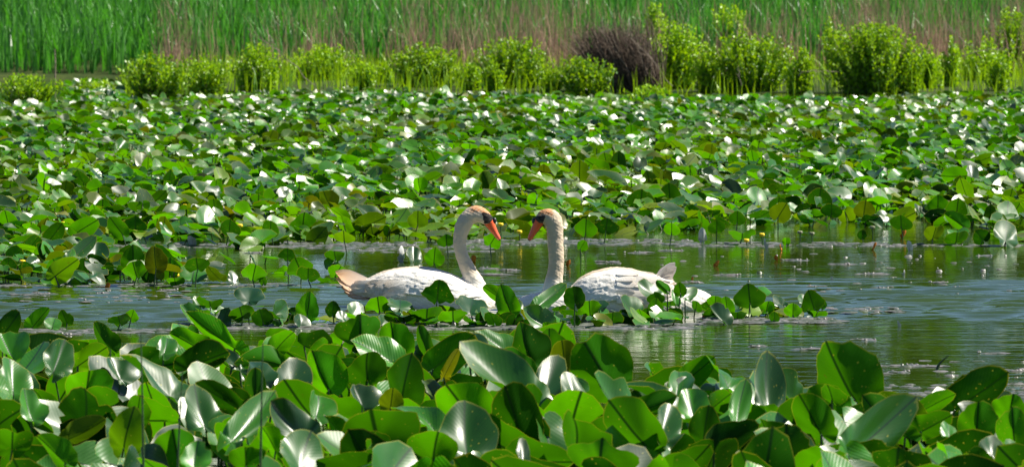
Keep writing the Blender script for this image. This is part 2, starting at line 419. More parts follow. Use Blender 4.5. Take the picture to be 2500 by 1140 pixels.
# the sparse clump in front of the swans and the small bed beside the left swan: (cx, cy, w, len, tilt, side, waterline py, part)
MID = [
(513,743,72,34,0,'U',790),(610,724,82,42,4,'T',792),(486,742,34,30,-40,'T',788),(545,785,44,32,10,'T',793),(590,768,66,34,-8,'U',795),(640,776,60,44,-10,'U',798),
(682,760,60,36,50,'T',792),(752,757,66,66,10,'U',793),(735,786,52,36,0,'T',798),(490,771,60,26,0,'U',795),(466,772,30,62,-55,'T',797),(813,760,42,34,5,'U',790),(836,772,40,30,-20,'T',792),
(1068,720,98,44,4,'U',783),(868,756,62,40,30,'T',785),(925,747,86,32,-6,'U',785),(977,741,78,36,8,'T',785),(985,770,112,44,-4,'U',790),(1042,766,110,46,6,'U',792),
(1150,746,102,40,16,'T',785),(1106,770,84,34,0,'U',797),(938,782,50,36,35,'T',796),(1218,722,48,84,-50,'U',775),(1175,775,44,32,10,'U',795),(1160,784,74,26,6,'U',798),
(1240,742,62,78,-22,'U',788),(1262,748,45,26,10,'T',783),(1326,736,40,74,64,'T',770),(1316,785,44,82,-62,'T',803),(1337,800,30,32,-34,'U',808),(1366,751,46,26,0,'U',768),
(1403,725,62,60,-6,'U',800),(1405,786,36,28,0,'U',797),(1222,746,42,24,20,'T',783),(1225,768,40,34,5,'U',785),(1440,757,78,34,-6,'U',788),(1462,742,60,30,-10,'T',783),(1495,779,66,32,2,'U',792),
(1540,753,52,72,-48,'T',788),(1590,713,44,62,-60,'T',775),(1601,727,60,38,-10,'U',785),(1622,701,26,42,-52,'U',772),(1661,706,40,36,-8,'U',778),(1648,728,26,40,-15,'T',772),
(1636,737,56,26,2,'U',768),(1600,748,46,40,4,'U',786),(1640,773,42,30,30,'U',788),(1580,766,48,26,0,'U',788),(1680,716,36,44,60,'T',770),(1735,768,42,26,12,'U',778),(1757,779,42,66,-52,'T',792),
(1746,736,46,30,4,'U',775),(1775,752,42,46,-12,'U',780),(1830,728,82,54,-8,'U',778),(1872,752,46,36,5,'U',772),(1905,742,36,44,-14,'T',768),(1936,760,50,34,0,'U',778),(1986,748,66,36,-20,'U',775),
(1994,768,60,26,10,'U',776),(1962,734,38,24,-10,'T',765),(2008,746,30,22,20,'U',760),(1852,712,66,26,0,'T',770),(1700,748,34,26,10,'U',778),(1890,776,30,24,0,'U',788),(1800,770,52,24,0,'U',782),
(90,787,40,74,40,'U',803),(160,780,42,40,-20,'U',800),(130,791,46,26,10,'T',803),(292,785,64,30,-4,'U',806),(322,772,36,30,20,'U',802),
(108,616,52,22,0,'U',640),(182,626,40,80,50,'T',668),(232,623,70,40,10,'T',662),(150,662,62,90,52,'U',700),(205,656,44,42,5,'U',682),(235,660,30,40,-5,'U',684),(264,660,34,36,10,'U',684),
(325,637,70,56,4,'U',690),(379,640,60,64,-8,'U',702),(332,670,72,32,-6,'U',698),(138,647,54,26,-20,'U',693),(50,661,62,24,0,'U',692),(20,650,44,26,5,'U',690),(362,676,44,30,0,'U',692),(415,663,62,46,6,'U',694),
(482,651,66,28,0,'U',698),(472,667,72,42,10,'T',692),(428,694,52,18,0,'U',700),(618,676,72,28,14,'U',702),(702,627,48,24,0,'U',690),(732,657,70,36,-20,'U',698),(752,677,62,22,6,'U',704),(818,626,54,30,-6,'U',664),
(810,650,50,26,20,'T',664),(822,668,54,32,30,'U',682),(570,681,30,36,-5,'T',694),(642,686,22,28,-8,'U',700),(1010,632,60,40,0,'T',640),(1060,632,60,46,5,'U',655),(72,606,40,70,40,'U',634),
(2280,573,56,34,10,'U',597),(2335,586,66,26,0,'U',598),(2395,580,52,36,-40,'U',600),(2456,574,70,60,12,'T',602),(2340,572,60,24,0,'T',590),(1812,578,74,24,-4,'U',596),(1920,590,24,24,0,'U',600),(2105,576,30,22,0,'U',590),(1200,592,54,30,30,'U',630),(1420,602,38,30,30,'U',640),
]
rs = np.random.RandomState(23)
MID = [(a, b_ + (4 if 830 < a < 1700 and b_ > 690 else 0), w_*(.88 if 830 < a < 1700 and h_ < 60 else 1), h_*(.88 if 830 < a < 1700 and h_ < 60 else 1), t_, k_, y_) for (a, b_, w_, h_, t_, k_, y_) in MID]
DARKL = {(1068,724),(379,640),(1403,725),(264,660),(50,661)}
OLIVE = {(150,662),(379,640),(2280,573),(50,661)}
for (cx, cy, wp, lp, tilt, kd, by) in MID:
    b = G(cx + rs.uniform(-5, 5), by); c = P(cx, cy, b.y); s = F_PX/b.y
    if c.z < .02: c.z = .02
    wide = lp < wp*.62
    long_ = lp > wp*1.5
    if wide: R = look_frame(kd, 0, rs, math.asin(min(.9, lp/wp))); L = wp/s*1.05; W = wp/s*1.02; R = np.array(Matrix.Rotation(math.radians(tilt), 3, 'Y')) @ R
    else: R = look_frame(kd, math.radians(tilt), rs); W, L = fit(R, wp, lp, s)
    fold = rs.uniform(.2, .7)
    if long_: W *= 1.25; fold = .8
    base = (b.x, b.y, 0) if c.z > .08 else None
    lily(c, L, W, kd, math.radians(tilt), 0, rs, fold, rs.uniform(-.3, .4), .065, .18 if (cx, cy) in OLIVE else 0, rnd=0.05 if (cx, cy) in DARKL else rs.uniform(.1, .9), base=base, row='mid' if (cx > 420 and by >= 764) or by > 799 else 'rear', R=R)

# prominent leaves along the front of the big bed
FRONT = [(1485,456,70,110,-48,'T'),(1635,480,66,60,-4,'U'),(1565,492,80,60,4,'U'),(900,525,44,80,-50,'T'),(495,478,40,74,-50,'T'),(630,500,70,50,8,'U'),
(2000,490,70,55,5,'U'),(1900,505,56,48,5,'U'),(2110,515,60,42,6,'U'),(2030,515,60,40,0,'U'),(1850,487,72,46,-4,'T'),(1905,522,60,52,30,'U'),(1480,555,72,40,8,'U'),
(1430,560,66,44,0,'U'),(1800,535,48,36,0,'U'),(2050,475,56,60,-50,'T'),(415,450,70,64,4,'U'),(325,470,60,50,0,'U'),(60,450,70,60,-30,'U'),(250,515,60,48,6,'U'),
(500,535,62,50,10,'T'),(740,545,70,50,4,'U'),(560,560,60,44,6,'U'),(200,560,60,90,55,'U'),(290,560,50,70,-35,'U'),(20,545,60,60,-10,'U'),(130,575,50,70,40,'U'),(660,560,50,44,5,'U'),
(1170,368,60,44,4,'U'),(2100,370,50,44,5,'U'),(2390,350,46,80,-50,'U'),(2440,470,54,66,30,'T'),(2460,520,66,44,0,'T'),(2340,545,44,70,-60,'U'),(1640,560,46,36,0,'U'),
(1020,540,60,44,0,'U'),(960,500,60,40,20,'U'),(840,580,60,30,0,'U'),(1090,590,52,30,0,'U'),(1750,555,50,36,0,'U'),(2200,545,62,40,0,'U'),(2150,490,60,44,0,'T'),(2290,500,60,40,0,'U'),(700,480,60,44,-12,'T'),(330,550,70,40,0,'U')]
rs = np.random.RandomState(31)
for (cx, cy, wp, lp, tilt, kd) in FRONT:
    z = .13; wp *= .9; lp *= .9; c = G(cx, cy, z); s = F_PX/c.y; long_ = lp > wp*1.5
    R = look_frame(kd, math.radians(tilt), rs); W, L = fit(R, wp, lp, s)
    lily(c, L, W*(1.2 if long_ else 1.03), kd, math.radians(tilt), 0, rs, .8 if long_ else rs.uniform(.1, .35), rs.uniform(-.2, .2), .035, .25 if rs.rand() < .15 else 0, row='front', hi=False, R=R)

# every hand-placed leaf gets a label of its own from its look and its place among its like
ORD = ['first','second','third','fourth','fifth','sixth','seventh','eighth','ninth','tenth','eleventh','twelfth','thirteenth','fourteenth','fifteenth','sixteenth','seventeenth','eighteenth','nineteenth','twentieth']
ORD += ['twenty-' + o for o in ORD[:9]] + ['thirtieth'] + ['thirty-' + o for o in ORD[:9]]
def desc(kind, tilt, W, L, yel):
    d = math.degrees(tilt)
    shape = 'narrow folded' if (L > 1.35*W and W < .21) else ('broad' if W > .25 else 'oval')
    col = 'yellowing' if yel > .3 else ('glossy pale' if kind == 'T' else 'backlit green')
    lean = 'upright' if abs(d) < 20 else ('left-leaning' if d < 0 else 'right-leaning')
    return col, shape, lean
bands = {}
for (t, row, kind, x, y, tilt, W, L, yel) in ROWS:
    col, shape, lean = desc(kind, tilt, W, L, yel)
    if row == 'fore': place = ('on the near bed\'s rear rim' if y < 880 else 'mid near bed' if y < 1010 else 'low in near bed')
    elif row == 'mid': place = ('before the left swan' if x < 1250 else 'before the right swan' if x < 1690 else 'right of the right swan')
    elif row == 'rear': place = ('behind the left swan' if x < 1250 else 'by the far shore')
    else: place = ('in the great bed')
    bands.setdefault((col, shape, lean, place, row), []).append((x, t))
for (col, shape, lean, place, row), L_ in bands.items():
    L_.sort(key=lambda q: q[0])
    for i, (x, t) in enumerate(L_):
        what = f"{col} {shape} {lean} leaf"
        t['label'] = f"{what} {place}" if len(L_) == 1 else f"{what} {place}, {ORD[i]} from left"
        t['group'] = {'fore': 'lily leaves of the near bed', 'mid': 'lily leaves of the clumps by the swans', 'rear': 'lily leaves in open water', 'front': 'lily leaves of the great bed'}[row]
N_HAND = len(ROWS)

# fill of the near bed: leaves between and under the hand-placed ones
rs = np.random.RandomState(5)
def near_rim(x):  # rear rim (py at leaf height .2) of the near bed
    return float(np.interp(x, [-300,0,100,220,330,450,700,850,1000,1150,1350,1500,1560,1700,1850,1960,2050,2150,2250,2400,2800], [820,830,850,860,850,815,835,815,850,840,840,880,915,925,940,950,965,985,1000,975,990]))
fill_n = 300 - N_HAND
placed = 0
spots = []
while placed < fill_n + 640:
    px = rs.uniform(-420, 2920); py = rs.uniform(800, 1420)
    if py < near_rim(px) + 12: continue
    z = rs.uniform(.06, .21)
    spots.append((px, py, z)); placed += 1
inv = [q for q in spots if 0 < q[0] < 2500 and q[1] < 1150]
inv_s = sorted(inv, key=lambda q: -q[2])[:fill_n]; keep = set(id(q) for q in inv_s)
FILL_STUFF = []
for q in spots:
    kd = 'U' if rs.rand() < .62 else 'T'
    c = G(*q); c.z = q[2]
    if id(q) in keep:
        s = .21 + rs.uniform(0, .09)
        lily(c, s*1.12, s, kd, 0, 0, rs, rs.uniform(.15, .6), rs.uniform(-.3, .2), .04, 0, hi=False, R=rand_frame(kd, rs),
             label='lily leaf half hidden low among the taller leaves of the near bed', group='half hidden low leaves of the near bed')
    else: FILL_STUFF.append((c, kd))

# ------------------------------------------------------------------ lily leaves past the three hundred: one mass per bed
def leaf_mass(name, items, label, seed, rings=3, segs=14, stalks=True):
    rs = np.random.RandomState(seed)
    var = []
    for k in range(28):
        V, Fq, U, D = leaf_arrays(1.12, 1.0, rs, rs.uniform(.1, .9), rs.uniform(-.5, .4), rs.uniform(.04, .10), .15, rings, segs)
        if FLIP: Fq = Fq[:, ::-1]
        var.append((V, Fq, U, D))
    B = Bag()
    for (x, y, z, size, R, rnd, yel) in items:
        V, Fq, U, D = var[rs.randint(28)]
        D = D.copy(); D[:, 1] = rnd; D[:, 2] = yel
        at = np.array([x, y, z]) - R @ np.array([0, .22*size, 0]); at[2] = max(at[2], .01)
        B.add((V*size) @ R.T + at, Fq, U, D)
        if stalks and at[2] > .04:
            r = .0045; b = at + np.array([rs.uniform(-.04, .04), rs.uniform(-.03, .03), 0])
            sv = np.array([[b[0]-r, b[1], -.03], [b[0]+r, b[1], -.03], [b[0], b[1]+r*1.5, -.03], [at[0]-r, at[1], at[2]], [at[0]+r, at[1], at[2]], [at[0], at[1]+r*1.5, at[2]]])
            B.add(sv, [(0, 1, 4, 3), (1, 2, 5, 4), (2, 0, 3, 5)], D=np.tile([0, .2, .1, 1], (6, 1)))
    o = B.build(name, M_LEAF); tag(o, label, 'lily leaves', None, 'stuff'); return o
items = []
rs = np.random.RandomState(8)
for (c, kd) in FILL_STUFF:
    R = rand_frame(kd, rs)
    items.append((c.x, c.y, c.z, .21+rs.uniform(0, .09), R, rs.rand(), 0))
leaf_mass('lily_leaves', items, 'dense lily leaves massed low in the near bed and beyond its ends', 1, 5, 20)

def bed_edge(px):
    return float(np.interp(px, [-900,-200,0,200,420,700,850,1000,1250,1420,1700,1900,2150,2300,2420,2500,3200], [640,640,625,605,600,597,590,585,580,572,560,552,550,553,575,590,590]))
items = []; rs = np.random.RandomState(77)
Y0, Y1 = 38.0, 97.0
n_try = 64000
for k in range(n_try):
    y = (Y0**1.0 + rs.rand()*(Y1-Y0)); half = y*1250/F_PX*1.28 + .8
    x = rs.uniform(-half, half)
    if rs.rand() > min(1, (half/9.5)): continue
    px, py = px_of((x, y, 0))
    if py > bed_edge(px) + 8*math.sin(px*.013) + 5*math.sin(px*.041+1): continue
    if py < float(np.interp(px, [0, 140, 165, 290, 310, 500, 700, 900, 1100, 1400, 2100, 2500], [284, 284, 215, 215, 276, 262, 248, 240, 252, 262, 266, 248])) + 4*math.sin(px*.05): continue
    if (480 < px < 1250 and 369 < py < 386 and rs.rand() < .93): continue
    if (1940 < px < 2170 and 462 < py < 478) or (2280 < px and 358 < py < 372): 
        if rs.rand() < .9: continue
    edge = bed_edge(px) - py
    if edge < 45 and rs.rand() < .35: continue
    hmax = min(.25, .07 + edge*.0018) * (1 - .35*max(0, (y-65)/20))
    z = rs.uniform(.02, hmax)
    far = (y-40)/45
    pU = .68 - .16*far
    kd = 'U' if rs.rand() < pU else 'T'
    up_ = rs.rand()**2.1 if edge > 50 else rs.rand()**3
    nn = (np.array((.44, -.54, .68)) if kd == 'T' else np.array((.10, .80, .50)))*up_ + np.array((.12, -.10, 1.0))*(1-up_)
    nn = nn + rs.normal(0, .20 if kd == 'T' else .3, 3); nn[2] = max(nn[2], .1)
    R = frame(nn, phi=rs.uniform(0, 6.28))
    size = rs.uniform(.12, .225) * (1 - .24*far) * (1.0 if rs.rand() < .75 else .65)
    yel = 0
    if rs.rand() < (.06 if edge > 60 else .2): yel = rs.uniform(.1, .4)
    yel = max(yel, (.03 + .10*math.sin(x*.9+y*.35)*math.sin(y*.6-x*.3+1))*rs.uniform(.5, 1.8)); yel = max(0, yel)
    items.append((x, y, z, size, R, rs.rand()**.85, yel))
# the bed reaches nearer on the left, and low leaves fringe the clumps by the swans
for k in range(620):
    r_ = rs.rand()
    if r_ < .62: px = rs.uniform(-400, 430); py = rs.uniform(612, 698); dn = .75 if py > 655 or px < 120 else .35
    elif r_ < .72: px = rs.uniform(430, 860); py = rs.uniform(640, 702); dn = .25
    else: px = rs.uniform(450, 2010); py = rs.uniform(780, 798) - (14 if px > 1700 else 0); dn = .6 if (px < 1660 or px > 1720) else 0
    if rs.rand() > dn: continue
    b_ = G(px, py); kd = 'U' if rs.rand() < .6 else 'T'; u_ = rs.rand()**2
    nn = (np.array((.44, -.54, .68)) if kd == 'T' else np.array((.10, .80, .50)))*u_ + np.array((.1, -.08, 1.0))*(1-u_) + rs.normal(0, .24, 3); nn[2] = max(nn[2], .1)
    items.append((b_.x, b_.y, rs.uniform(.012, .10 if px < 430 else .05), rs.uniform(.10, .19 if px < 430 else .15), frame(nn, phi=rs.uniform(0, 6.28)), rs.rand(), rs.uniform(.1, .4) if rs.rand() < .15 else 0))
leaf_mass('lily_leaves', items, 'great bed of lily leaves stretching back to the shrubs', 2)
# ------------------------------------------------------------------ swans
from mathutils import noise as _mn
def point_in_poly(x, z, poly):
    ins = False; n = len(poly); j = n-1
    for i in range(n):
        xi, zi = poly[i]; xj, zj = poly[j]
        if (zi > z) != (zj > z) and x < (xj-xi)*(z-zi)/(zj-zi+1e-12) + xi: ins = not ins
        j = i
    return ins
def make_feather_mat():
    m = mat('swan_plumage'); t = NT(m)
    at = t.node('ShaderNodeAttribute', attribute_name='dat')
    tc = t.node('ShaderNodeTexCoord').outputs['Object']
    n1 = t.noise(t.mapping(tc, (22, 22, 60)), 1.0, 4, .6, .6)
    n2 = t.noise(tc, 9, 3)
    col = t.mix(t.ramp(n1, .40, .75, 0, .22), at.outputs['Color'], (.42, .36, .27))
    col = t.mix(t.ramp(n2, .5, .8, 0, .16), col, (.50, .38, .24))
    nb = t.bump(t.math('ADD', n1, t.noise(t.mapping(tc, (60, 60, 160)), 1.0, 4, .7)), .6, .007)
    pr = t.bsdf(col, .75, .2, nb)
    t.out(pr); return m
M_SWAN = make_feather_mat()
def make_quill_mat():
    m = mat('swan_feather_vanes'); t = NT(m)
    at = t.node('ShaderNodeAttribute', attribute_name='dat')
    uv = t.node('ShaderNodeTexCoord').outputs['UV']
    sx = t.node('ShaderNodeSeparateXYZ'); t.l.new(uv, sx.inputs[0])
    ax = t.math('ABSOLUTE', t.math('SUBTRACT', sx.outputs[0], .5))
    vane = t.math('SINE', t.math('MULTIPLY', t.math('ADD', sx.outputs[1], ax), 160.0))
    nb = t.bump(t.math('ADD', vane, t.ramp(ax, 0, .05, 2, 0)), .4, .0012)
    col = t.mix(t.ramp(ax, .36, .5, 0, .12), at.outputs['Color'], (.50, .45, .37))
    pr = t.bsdf(col, .7, .25, nb)
    tr = t.node('ShaderNodeBsdfTranslucent'); t.l.new(col, tr.inputs[0])
    mx = t.node('ShaderNodeMixShader'); mx.inputs[0].default_value = .22
    t.l.new(pr, mx.inputs[1]); t.l.new(tr.outputs[0], mx.inputs[2]); t.out(mx.outputs[0]); return m
M_QUILL = make_quill_mat()
def make_bill_mat():
    m = mat('swan_bill_horn'); t = NT(m)
    at = t.node('ShaderNodeAttribute', attribute_name='dat')
    tc = t.node('ShaderNodeTexCoord').outputs['Object']
    t.out(t.bsdf(at.outputs['Color'], .38, .5, t.bump(t.noise(tc, 90, 3), .15, .002))); return m
M_BILL = make_bill_mat()
M_BLACK = make_simple('swan_black_skin', (.010, .010, .013), (.022, .022, .028), 60, .38, .5)
M_EYE = make_simple('swan_eye', (.004, .003, .003), (.01, .006, .004), 60, .08, .6, 0)

def ring_loft(cen, up, rt, ru, rd, rh, sides=20, e=2.0):
    """closed loft of rings: cen (k,3); up, rt unit vectors (k,3); ru/rd radius up/down, rh sideways"""
    V = []; k = len(cen)
    for i in range(k):
        for j in range(sides):
            a = 2*math.pi*j/sides; ca, sa = math.cos(a), math.sin(a)
            q = lambda v: math.copysign(abs(v)**(2.0/e), v)
            V.append(np.array(cen[i]) + np.array(rt[i])*rh[i]*q(ca) + np.array(up[i])*(ru[i] if sa > 0 else rd[i])*q(sa))
    F = []
    for i in range(k-1):
        for j in range(sides):
            j2 = (j+1) % sides; F.append([i*sides+j, i*sides+j2, (i+1)*sides+j2, (i+1)*sides+j])
    n = len(V); V.append(np.array(cen[0])); V.append(np.array(cen[-1]))
    for j in range(sides):
        j2 = (j+1) % sides; F.append([n, j2, j]); F.append([n+1, (k-1)*sides+j, (k-1)*sides+j2])
    return V, F
def smooth_path(pts, m):
    """Catmull-Rom through rows of numbers"""
    P_ = np.array(pts, float); k = len(P_); out = []
    for i in range(k-1):
        p0, p1, p2, p3 = P_[max(i-1, 0)], P_[i], P_[i+1], P_[min(i+2, k-1)]
        for s in np.linspace(0, 1, m, endpoint=False):
            out.append(.5*((2*p1) + (-p0+p2)*s + (2*p0-5*p1+4*p2-p3)*s*s + (-p0+3*p1-3*p2+p3)*s**3))
    out.append(P_[-1]); return np.array(out)
def feather_np(L, W, rs, bend=.1, n=8, col=(.8, .78, .72), tip=None):
    """one flat vane along +X from the origin, with a slight camber"""
    V, U, D = [], [], []
    for i in range(n+1):
        s = i/n; wv = W*(math.sin(math.pi*min(1, s*.5+.12))**.8)*(1-max(0, (s-.72)/.28)**2.2) * .5
        for j, f in enumerate((-1, -.5, 0, .5, 1)):
            V.append((s*L, f*wv, -bend*L*s*s + .03*W*(1-f*f)))
            U.append((f*.5+.5, s)); c = np.array(col) if tip is None else np.array(col)*(1-s**1.6) + np.array(tip)*s**1.6
            D.append((*c, 1))
    F = [(i*5+j, i*5+j+1, (i+1)*5+j+1, (i+1)*5+j) for i in range(n) for j in range(4)]
    return np.array(V), np.array(F), np.array(U), np.array(D)

def build_swan(label, x0, y0_px, sgn, depth, body_st, hull, neck, head, mask, crown, bill, eye_px, tail, wing_rows, yawdeg, seed):
    """profile given in photograph pixels round (x0, waterline); sgn +1 faces right. Built in metres in the swan's own frame."""
    rs = np.random.RandomState(seed)
    b = G(x0, y0_px); s = F_PX/b.y
    root = thing('swan', (b.x, b.y, 0), label, 'swan', 'mute swans face to face')
    root.rotation_euler = (0, 0, math.radians(yawdeg))
    X = lambda px: (px-x0)/s
    Z = lambda py: (y0_px-py)/s
    bm = bmesh.new()
    def put(V, F):
        vs = [bm.verts.new(v) for v in V]
        for f in F:
            try: bm.faces.new([vs[i] for i in f])
            except ValueError: pass
    # trunk
    st = smooth_path([(X(a), Z(t), h, zb) for (a, t, h, zb) in body_st], 4)
    cen = [(r[0], 0, r[3] + (r[1]-r[3])*.42) for r in st]
    put(*ring_loft(cen, [(0, 0, 1)]*len(st), [(0, 1, 0)]*len(st), [max(.006, r[1]-c[2]) for r, c in zip(st, cen)], [max(.006, c[2]-r[3]) for r, c in zip(st, cen)], [max(r[2], .006) for r in st], 24, 2.25))
    if hull:
        st = smooth_path([(X(a), Z(t), h, zb) for (a, t, h, zb) in hull], 3)
        cen = [(r[0], .02, r[3] + (r[1]-r[3])*.4) for r in st]
        put(*ring_loft(cen, [(0, 0, 1)]*len(st), [(0, 1, 0)]*len(st), [max(.006, r[1]-c[2]) for r, c in zip(st, cen)], [max(.006, c[2]-r[3]) for r, c in zip(st, cen)], [max(r[2], .006) for r in st], 20, 2.1))
    # neck and head as one swept form
    pth = smooth_path([(X(a), Z(t), r/s, q) for (a, t, r, q) in neck + head], 4)
    T = np.gradient(pth[:, :2], axis=0); T /= np.linalg.norm(T, axis=1)[:, None]
    up = [(-t[1]*1.0, 0, t[0]) for t in T]
    put(*ring_loft([(r[0], 0, r[1]) for r in pth], up, [(0, 1, 0)]*len(pth), pth[:, 2], pth[:, 2], pth[:, 2]*pth[:, 3], 18, 2.0))
    bmesh.ops.recalc_face_normals(bm, faces=bm.faces)
    me = bpy.data.meshes.new('body'); bm.to_mesh(me); bm.free()
    tmp = bpy.data.objects.new('tmp_body', me); COL.objects.link(tmp)
    rm = tmp.modifiers.new('r', 'REMESH'); rm.mode = 'VOXEL'; rm.voxel_size = .0055; rm.use_smooth_shade = True
    sm = tmp.modifiers.new('s', 'SMOOTH'); sm.factor = .6; sm.iterations = 7
    dg = bpy.context.evaluated_depsgraph_get(); dg.update()
    ev = tmp.evaluated_get(dg); me2 = bpy.data.meshes.new_from_object(ev)
    bpy.data.objects.remove(tmp)
    me2.name = 'body'
    n = len(me2.vertices); co = np.empty(n*3, np.float32); me2.vertices.foreach_get('co', co); co = co.reshape(-1, 3)
    nr = np.empty(n*3, np.float32); me2.vertices.foreach_get('normal', nr); nr = nr.reshape(-1, 3)
    # soft feathered relief
    ripple = .0012*np.sin(co[:, 0]*150+co[:, 2]*60)*np.sin(co[:, 2]*210+co[:, 1]*80) + .0010*np.sin(co[:, 2]*95+co[:, 0]*33+co[:, 1]*70)
    for i in range(n):
        x_, y_, z_ = float(co[i, 0]), float(co[i, 1]), float(co[i, 2])
        if z_ < -.02: continue
        hi_n = z_ > Z(crown['neck_top'])
        v_ = _mn.noise(Vector((x_*95, y_*95, z_*(22 if hi_n else 60)))) + .6*_mn.noise(Vector((x_*190, y_*190, z_*70)))
        ripple[i] += (.0013 if hi_n else .0012)*v_
    co = co + nr*ripple[:, None]; me2.vertices.foreach_set('co', co.ravel())
    white = np.array([.84, .80, .72]); beige = np.array([.55, .43, .29]); orange = np.array([.56, .19, .04]); black = np.array([.012, .012, .016])
    colr = np.tile(white, (n, 1))
    zt = Z(crown['neck_top']); 
    nk = np.clip((co[:, 2] - zt)/.08, 0, 1)*crown['neck_stain']
    colr = colr*(1-nk[:, None]) + beige*nk[:, None]
    mpoly = [(X(a), Z(t)) for a, t in mask]
    cxs = [X(a) for a in crown['span']]; lo, hi_ = min(cxs), max(cxs)
    for i in np.where(co[:, 2] > Z(crown['low']))[0]:
        x, z = co[i, 0], co[i, 2]
        if point_in_poly(x, z, mpoly): colr[i] = black
        elif lo < x < hi_ and nr[i, 2] > .15:
            edge = min((x-lo), (hi_-x))/(hi_-lo)*5
            k_ = min(1, edge*1.3+.1)*min(1, (nr[i, 2]-.15)/.25)*(.7+.3*math.sin(x*900+co[i, 1]*500))
            colr[i] = colr[i]*(1-k_) + orange*k_
    # water-stained flanks just above the surface
    fl = np.clip(1-(co[:, 2]-.0)/.06, 0, 1)*.25; colr = colr*(1-fl[:, None]) + np.array([.55, .42, .28])*fl[:, None]
    a = me2.color_attributes.new('dat', 'FLOAT_COLOR', 'POINT'); a.data.foreach_set('color', np.concatenate([colr, np.ones((n, 1))], 1).astype(np.float32).ravel())
    me2.materials.clear(); me2.materials.append(M_SWAN)
    me2.polygons.foreach_set('use_smooth', np.full(len(me2.polygons), True))
    body = bpy.data.objects.new('body', me2); COL.objects.link(body); body.parent = root
    tree = BVHTree.FromPolygons([Vector(v) for v in co], [tuple(p.vertices) for p in me2.polygons])
    # bill
    bp = smooth_path([(X(a), Z(t), r*1.14/s, q*1.05/s) for (a, t, r, q) in bill], 4)
    T = np.gradient(bp[:, :2], axis=0); T /= np.linalg.norm(T, axis=1)[:, None]
    up = [(-t[1], 0, t[0]) for t in T] if sgn > 0 else [(t[1], 0, -t[0]) for t in T]
    V, F = ring_loft([(r[0], 0, r[1]) for r in bp], up, [(0, 1, 0)]*len(bp), bp[:, 2], bp[:, 2]*.9, bp[:, 3], 16, 2.2)
    me = bpy.data.meshes.new('bill'); me.from_pydata([tuple(v) for v in V], [], F); me.update()
    ca = me.color_attributes.new('dat', 'FLOAT_COLOR', 'POINT'); K = len(bp)
    for i, v in enumerate(me.vertices):
        r = min(i//16, K-1)/(K-1) if i < K*16 else (0 if i == K*16 else 1)
        o_ = np.array([.90, .12, .005])*(1-r) + np.array([.72, .13, .08])*r
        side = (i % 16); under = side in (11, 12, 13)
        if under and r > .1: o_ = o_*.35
        if r > .90: o_ = np.array([.012, .01, .012])
        ca.data[i].color = (*o_, 1)
    for p in me.polygons: p.use_smooth = True
    me.materials.append(M_BILL)
    bo = bpy.data.objects.new('bill', me); COL.objects.link(bo); bo.parent = root
    # nostrils: dark slots on both sides of the bill
    for sd_ in (-1, 1):
        i = int(len(bp)*.28); p = bp[i]; t = T[i]
        V, F = ring_loft([(p[0]+t[0]*q+up[i][0]*p[2]*.35, sd_*p[3]*.80, p[1]+t[1]*q+up[i][2]*p[2]*.35) for q in (-.011, -.004, .004, .011)], [up[i]]*4, [(0, 1, 0)]*4, [.001, .0035, .0035, .001], [.001, .0035, .0035, .001], [.001, .004, .004, .001], 8)
        me = bpy.data.meshes.new('nostril'); me.from_pydata([tuple(v) for v in V], [], F); me.materials.append(M_BLACK)
        oo = bpy.data.objects.new('nostril', me); COL.objects.link(oo); oo.parent = bo
    # the black knob on the forehead, eyes
    def ball(name, c, r, m_, par, sc=(1, 1, 1)):
        bm = bmesh.new(); bmesh.ops.create_uvsphere(bm, u_segments=16, v_segments=10, radius=1)
        for v in bm.verts: v.co = Vector((v.co.x*r*sc[0]+c[0], v.co.y*r*sc[1]+c[1], v.co.z*r*sc[2]+c[2]))
        for f in bm.faces: f.smooth = True
        me = bpy.data.meshes.new(name); bm.to_mesh(me); bm.free(); me.materials.append(m_)
        oo = bpy.data.objects.new(name, me); COL.objects.link(oo); oo.parent = par; return oo
    kx, ky, kr = crown['knob']
    ball('bill_knob', (X(kx), 0, Z(ky)), kr/s, M_BLACK, root, (.85, .8, 1.15))
    for sd_ in (-1, 1):
        o_ = Vector((X(eye_px[0]), sd_*.2, Z(eye_px[1]))); hit = tree.ray_cast(o_, Vector((0, -sd_, 0)))
        yy = hit[0].y if hit[0] else sd_*.03
        ball('eye', (X(eye_px[0]), yy - sd_*.001, Z(eye_px[1])), .0062, M_EYE, root)
    # tail: feathered fan of overlapping vanes round a solid core
    TB = Bag(); bx, bz, = X(tail['base'][0]), Z(tail['base'][1])
    for sd_ in (-1, 1):
        for k_, (tx, ty) in enumerate(tail['tips']):
            ex, ez = X(tx), Z(ty); L = math.hypot(ex-bx, ez-bz)
            V, F, U, D = feather_np(L, tail['w'], rs, .02, 9, col=(.86, .84, .80), tip=tail['tip_col'])
            ang = math.atan2(ez-bz, ex-bx)
            # vane stands nearly on edge, fanned outwards towards its own side
            R = np.array(Matrix.Rotation(-ang, 3, 'Y') @ Matrix.Rotation(sd_*math.radians(68 - 6*k_), 3, 'X'))
            off = np.array([bx, sd_*(.035 + .006*k_ - .0035*len(tail['tips'])), bz])
            Vw = V @ R.T + off; fr = V[:, 0]/L; Vw[:, 1] += sd_*(.03*fr)
            TB.add(Vw, F, U, D)
    TB.build('tail', M_QUILL, root)
    # wings: rows of overlapping feathers laid on the flanks and the back
    tl_x = [q for q in crown['wing_top'][0]]; xf, xr = crown['wing_ends']
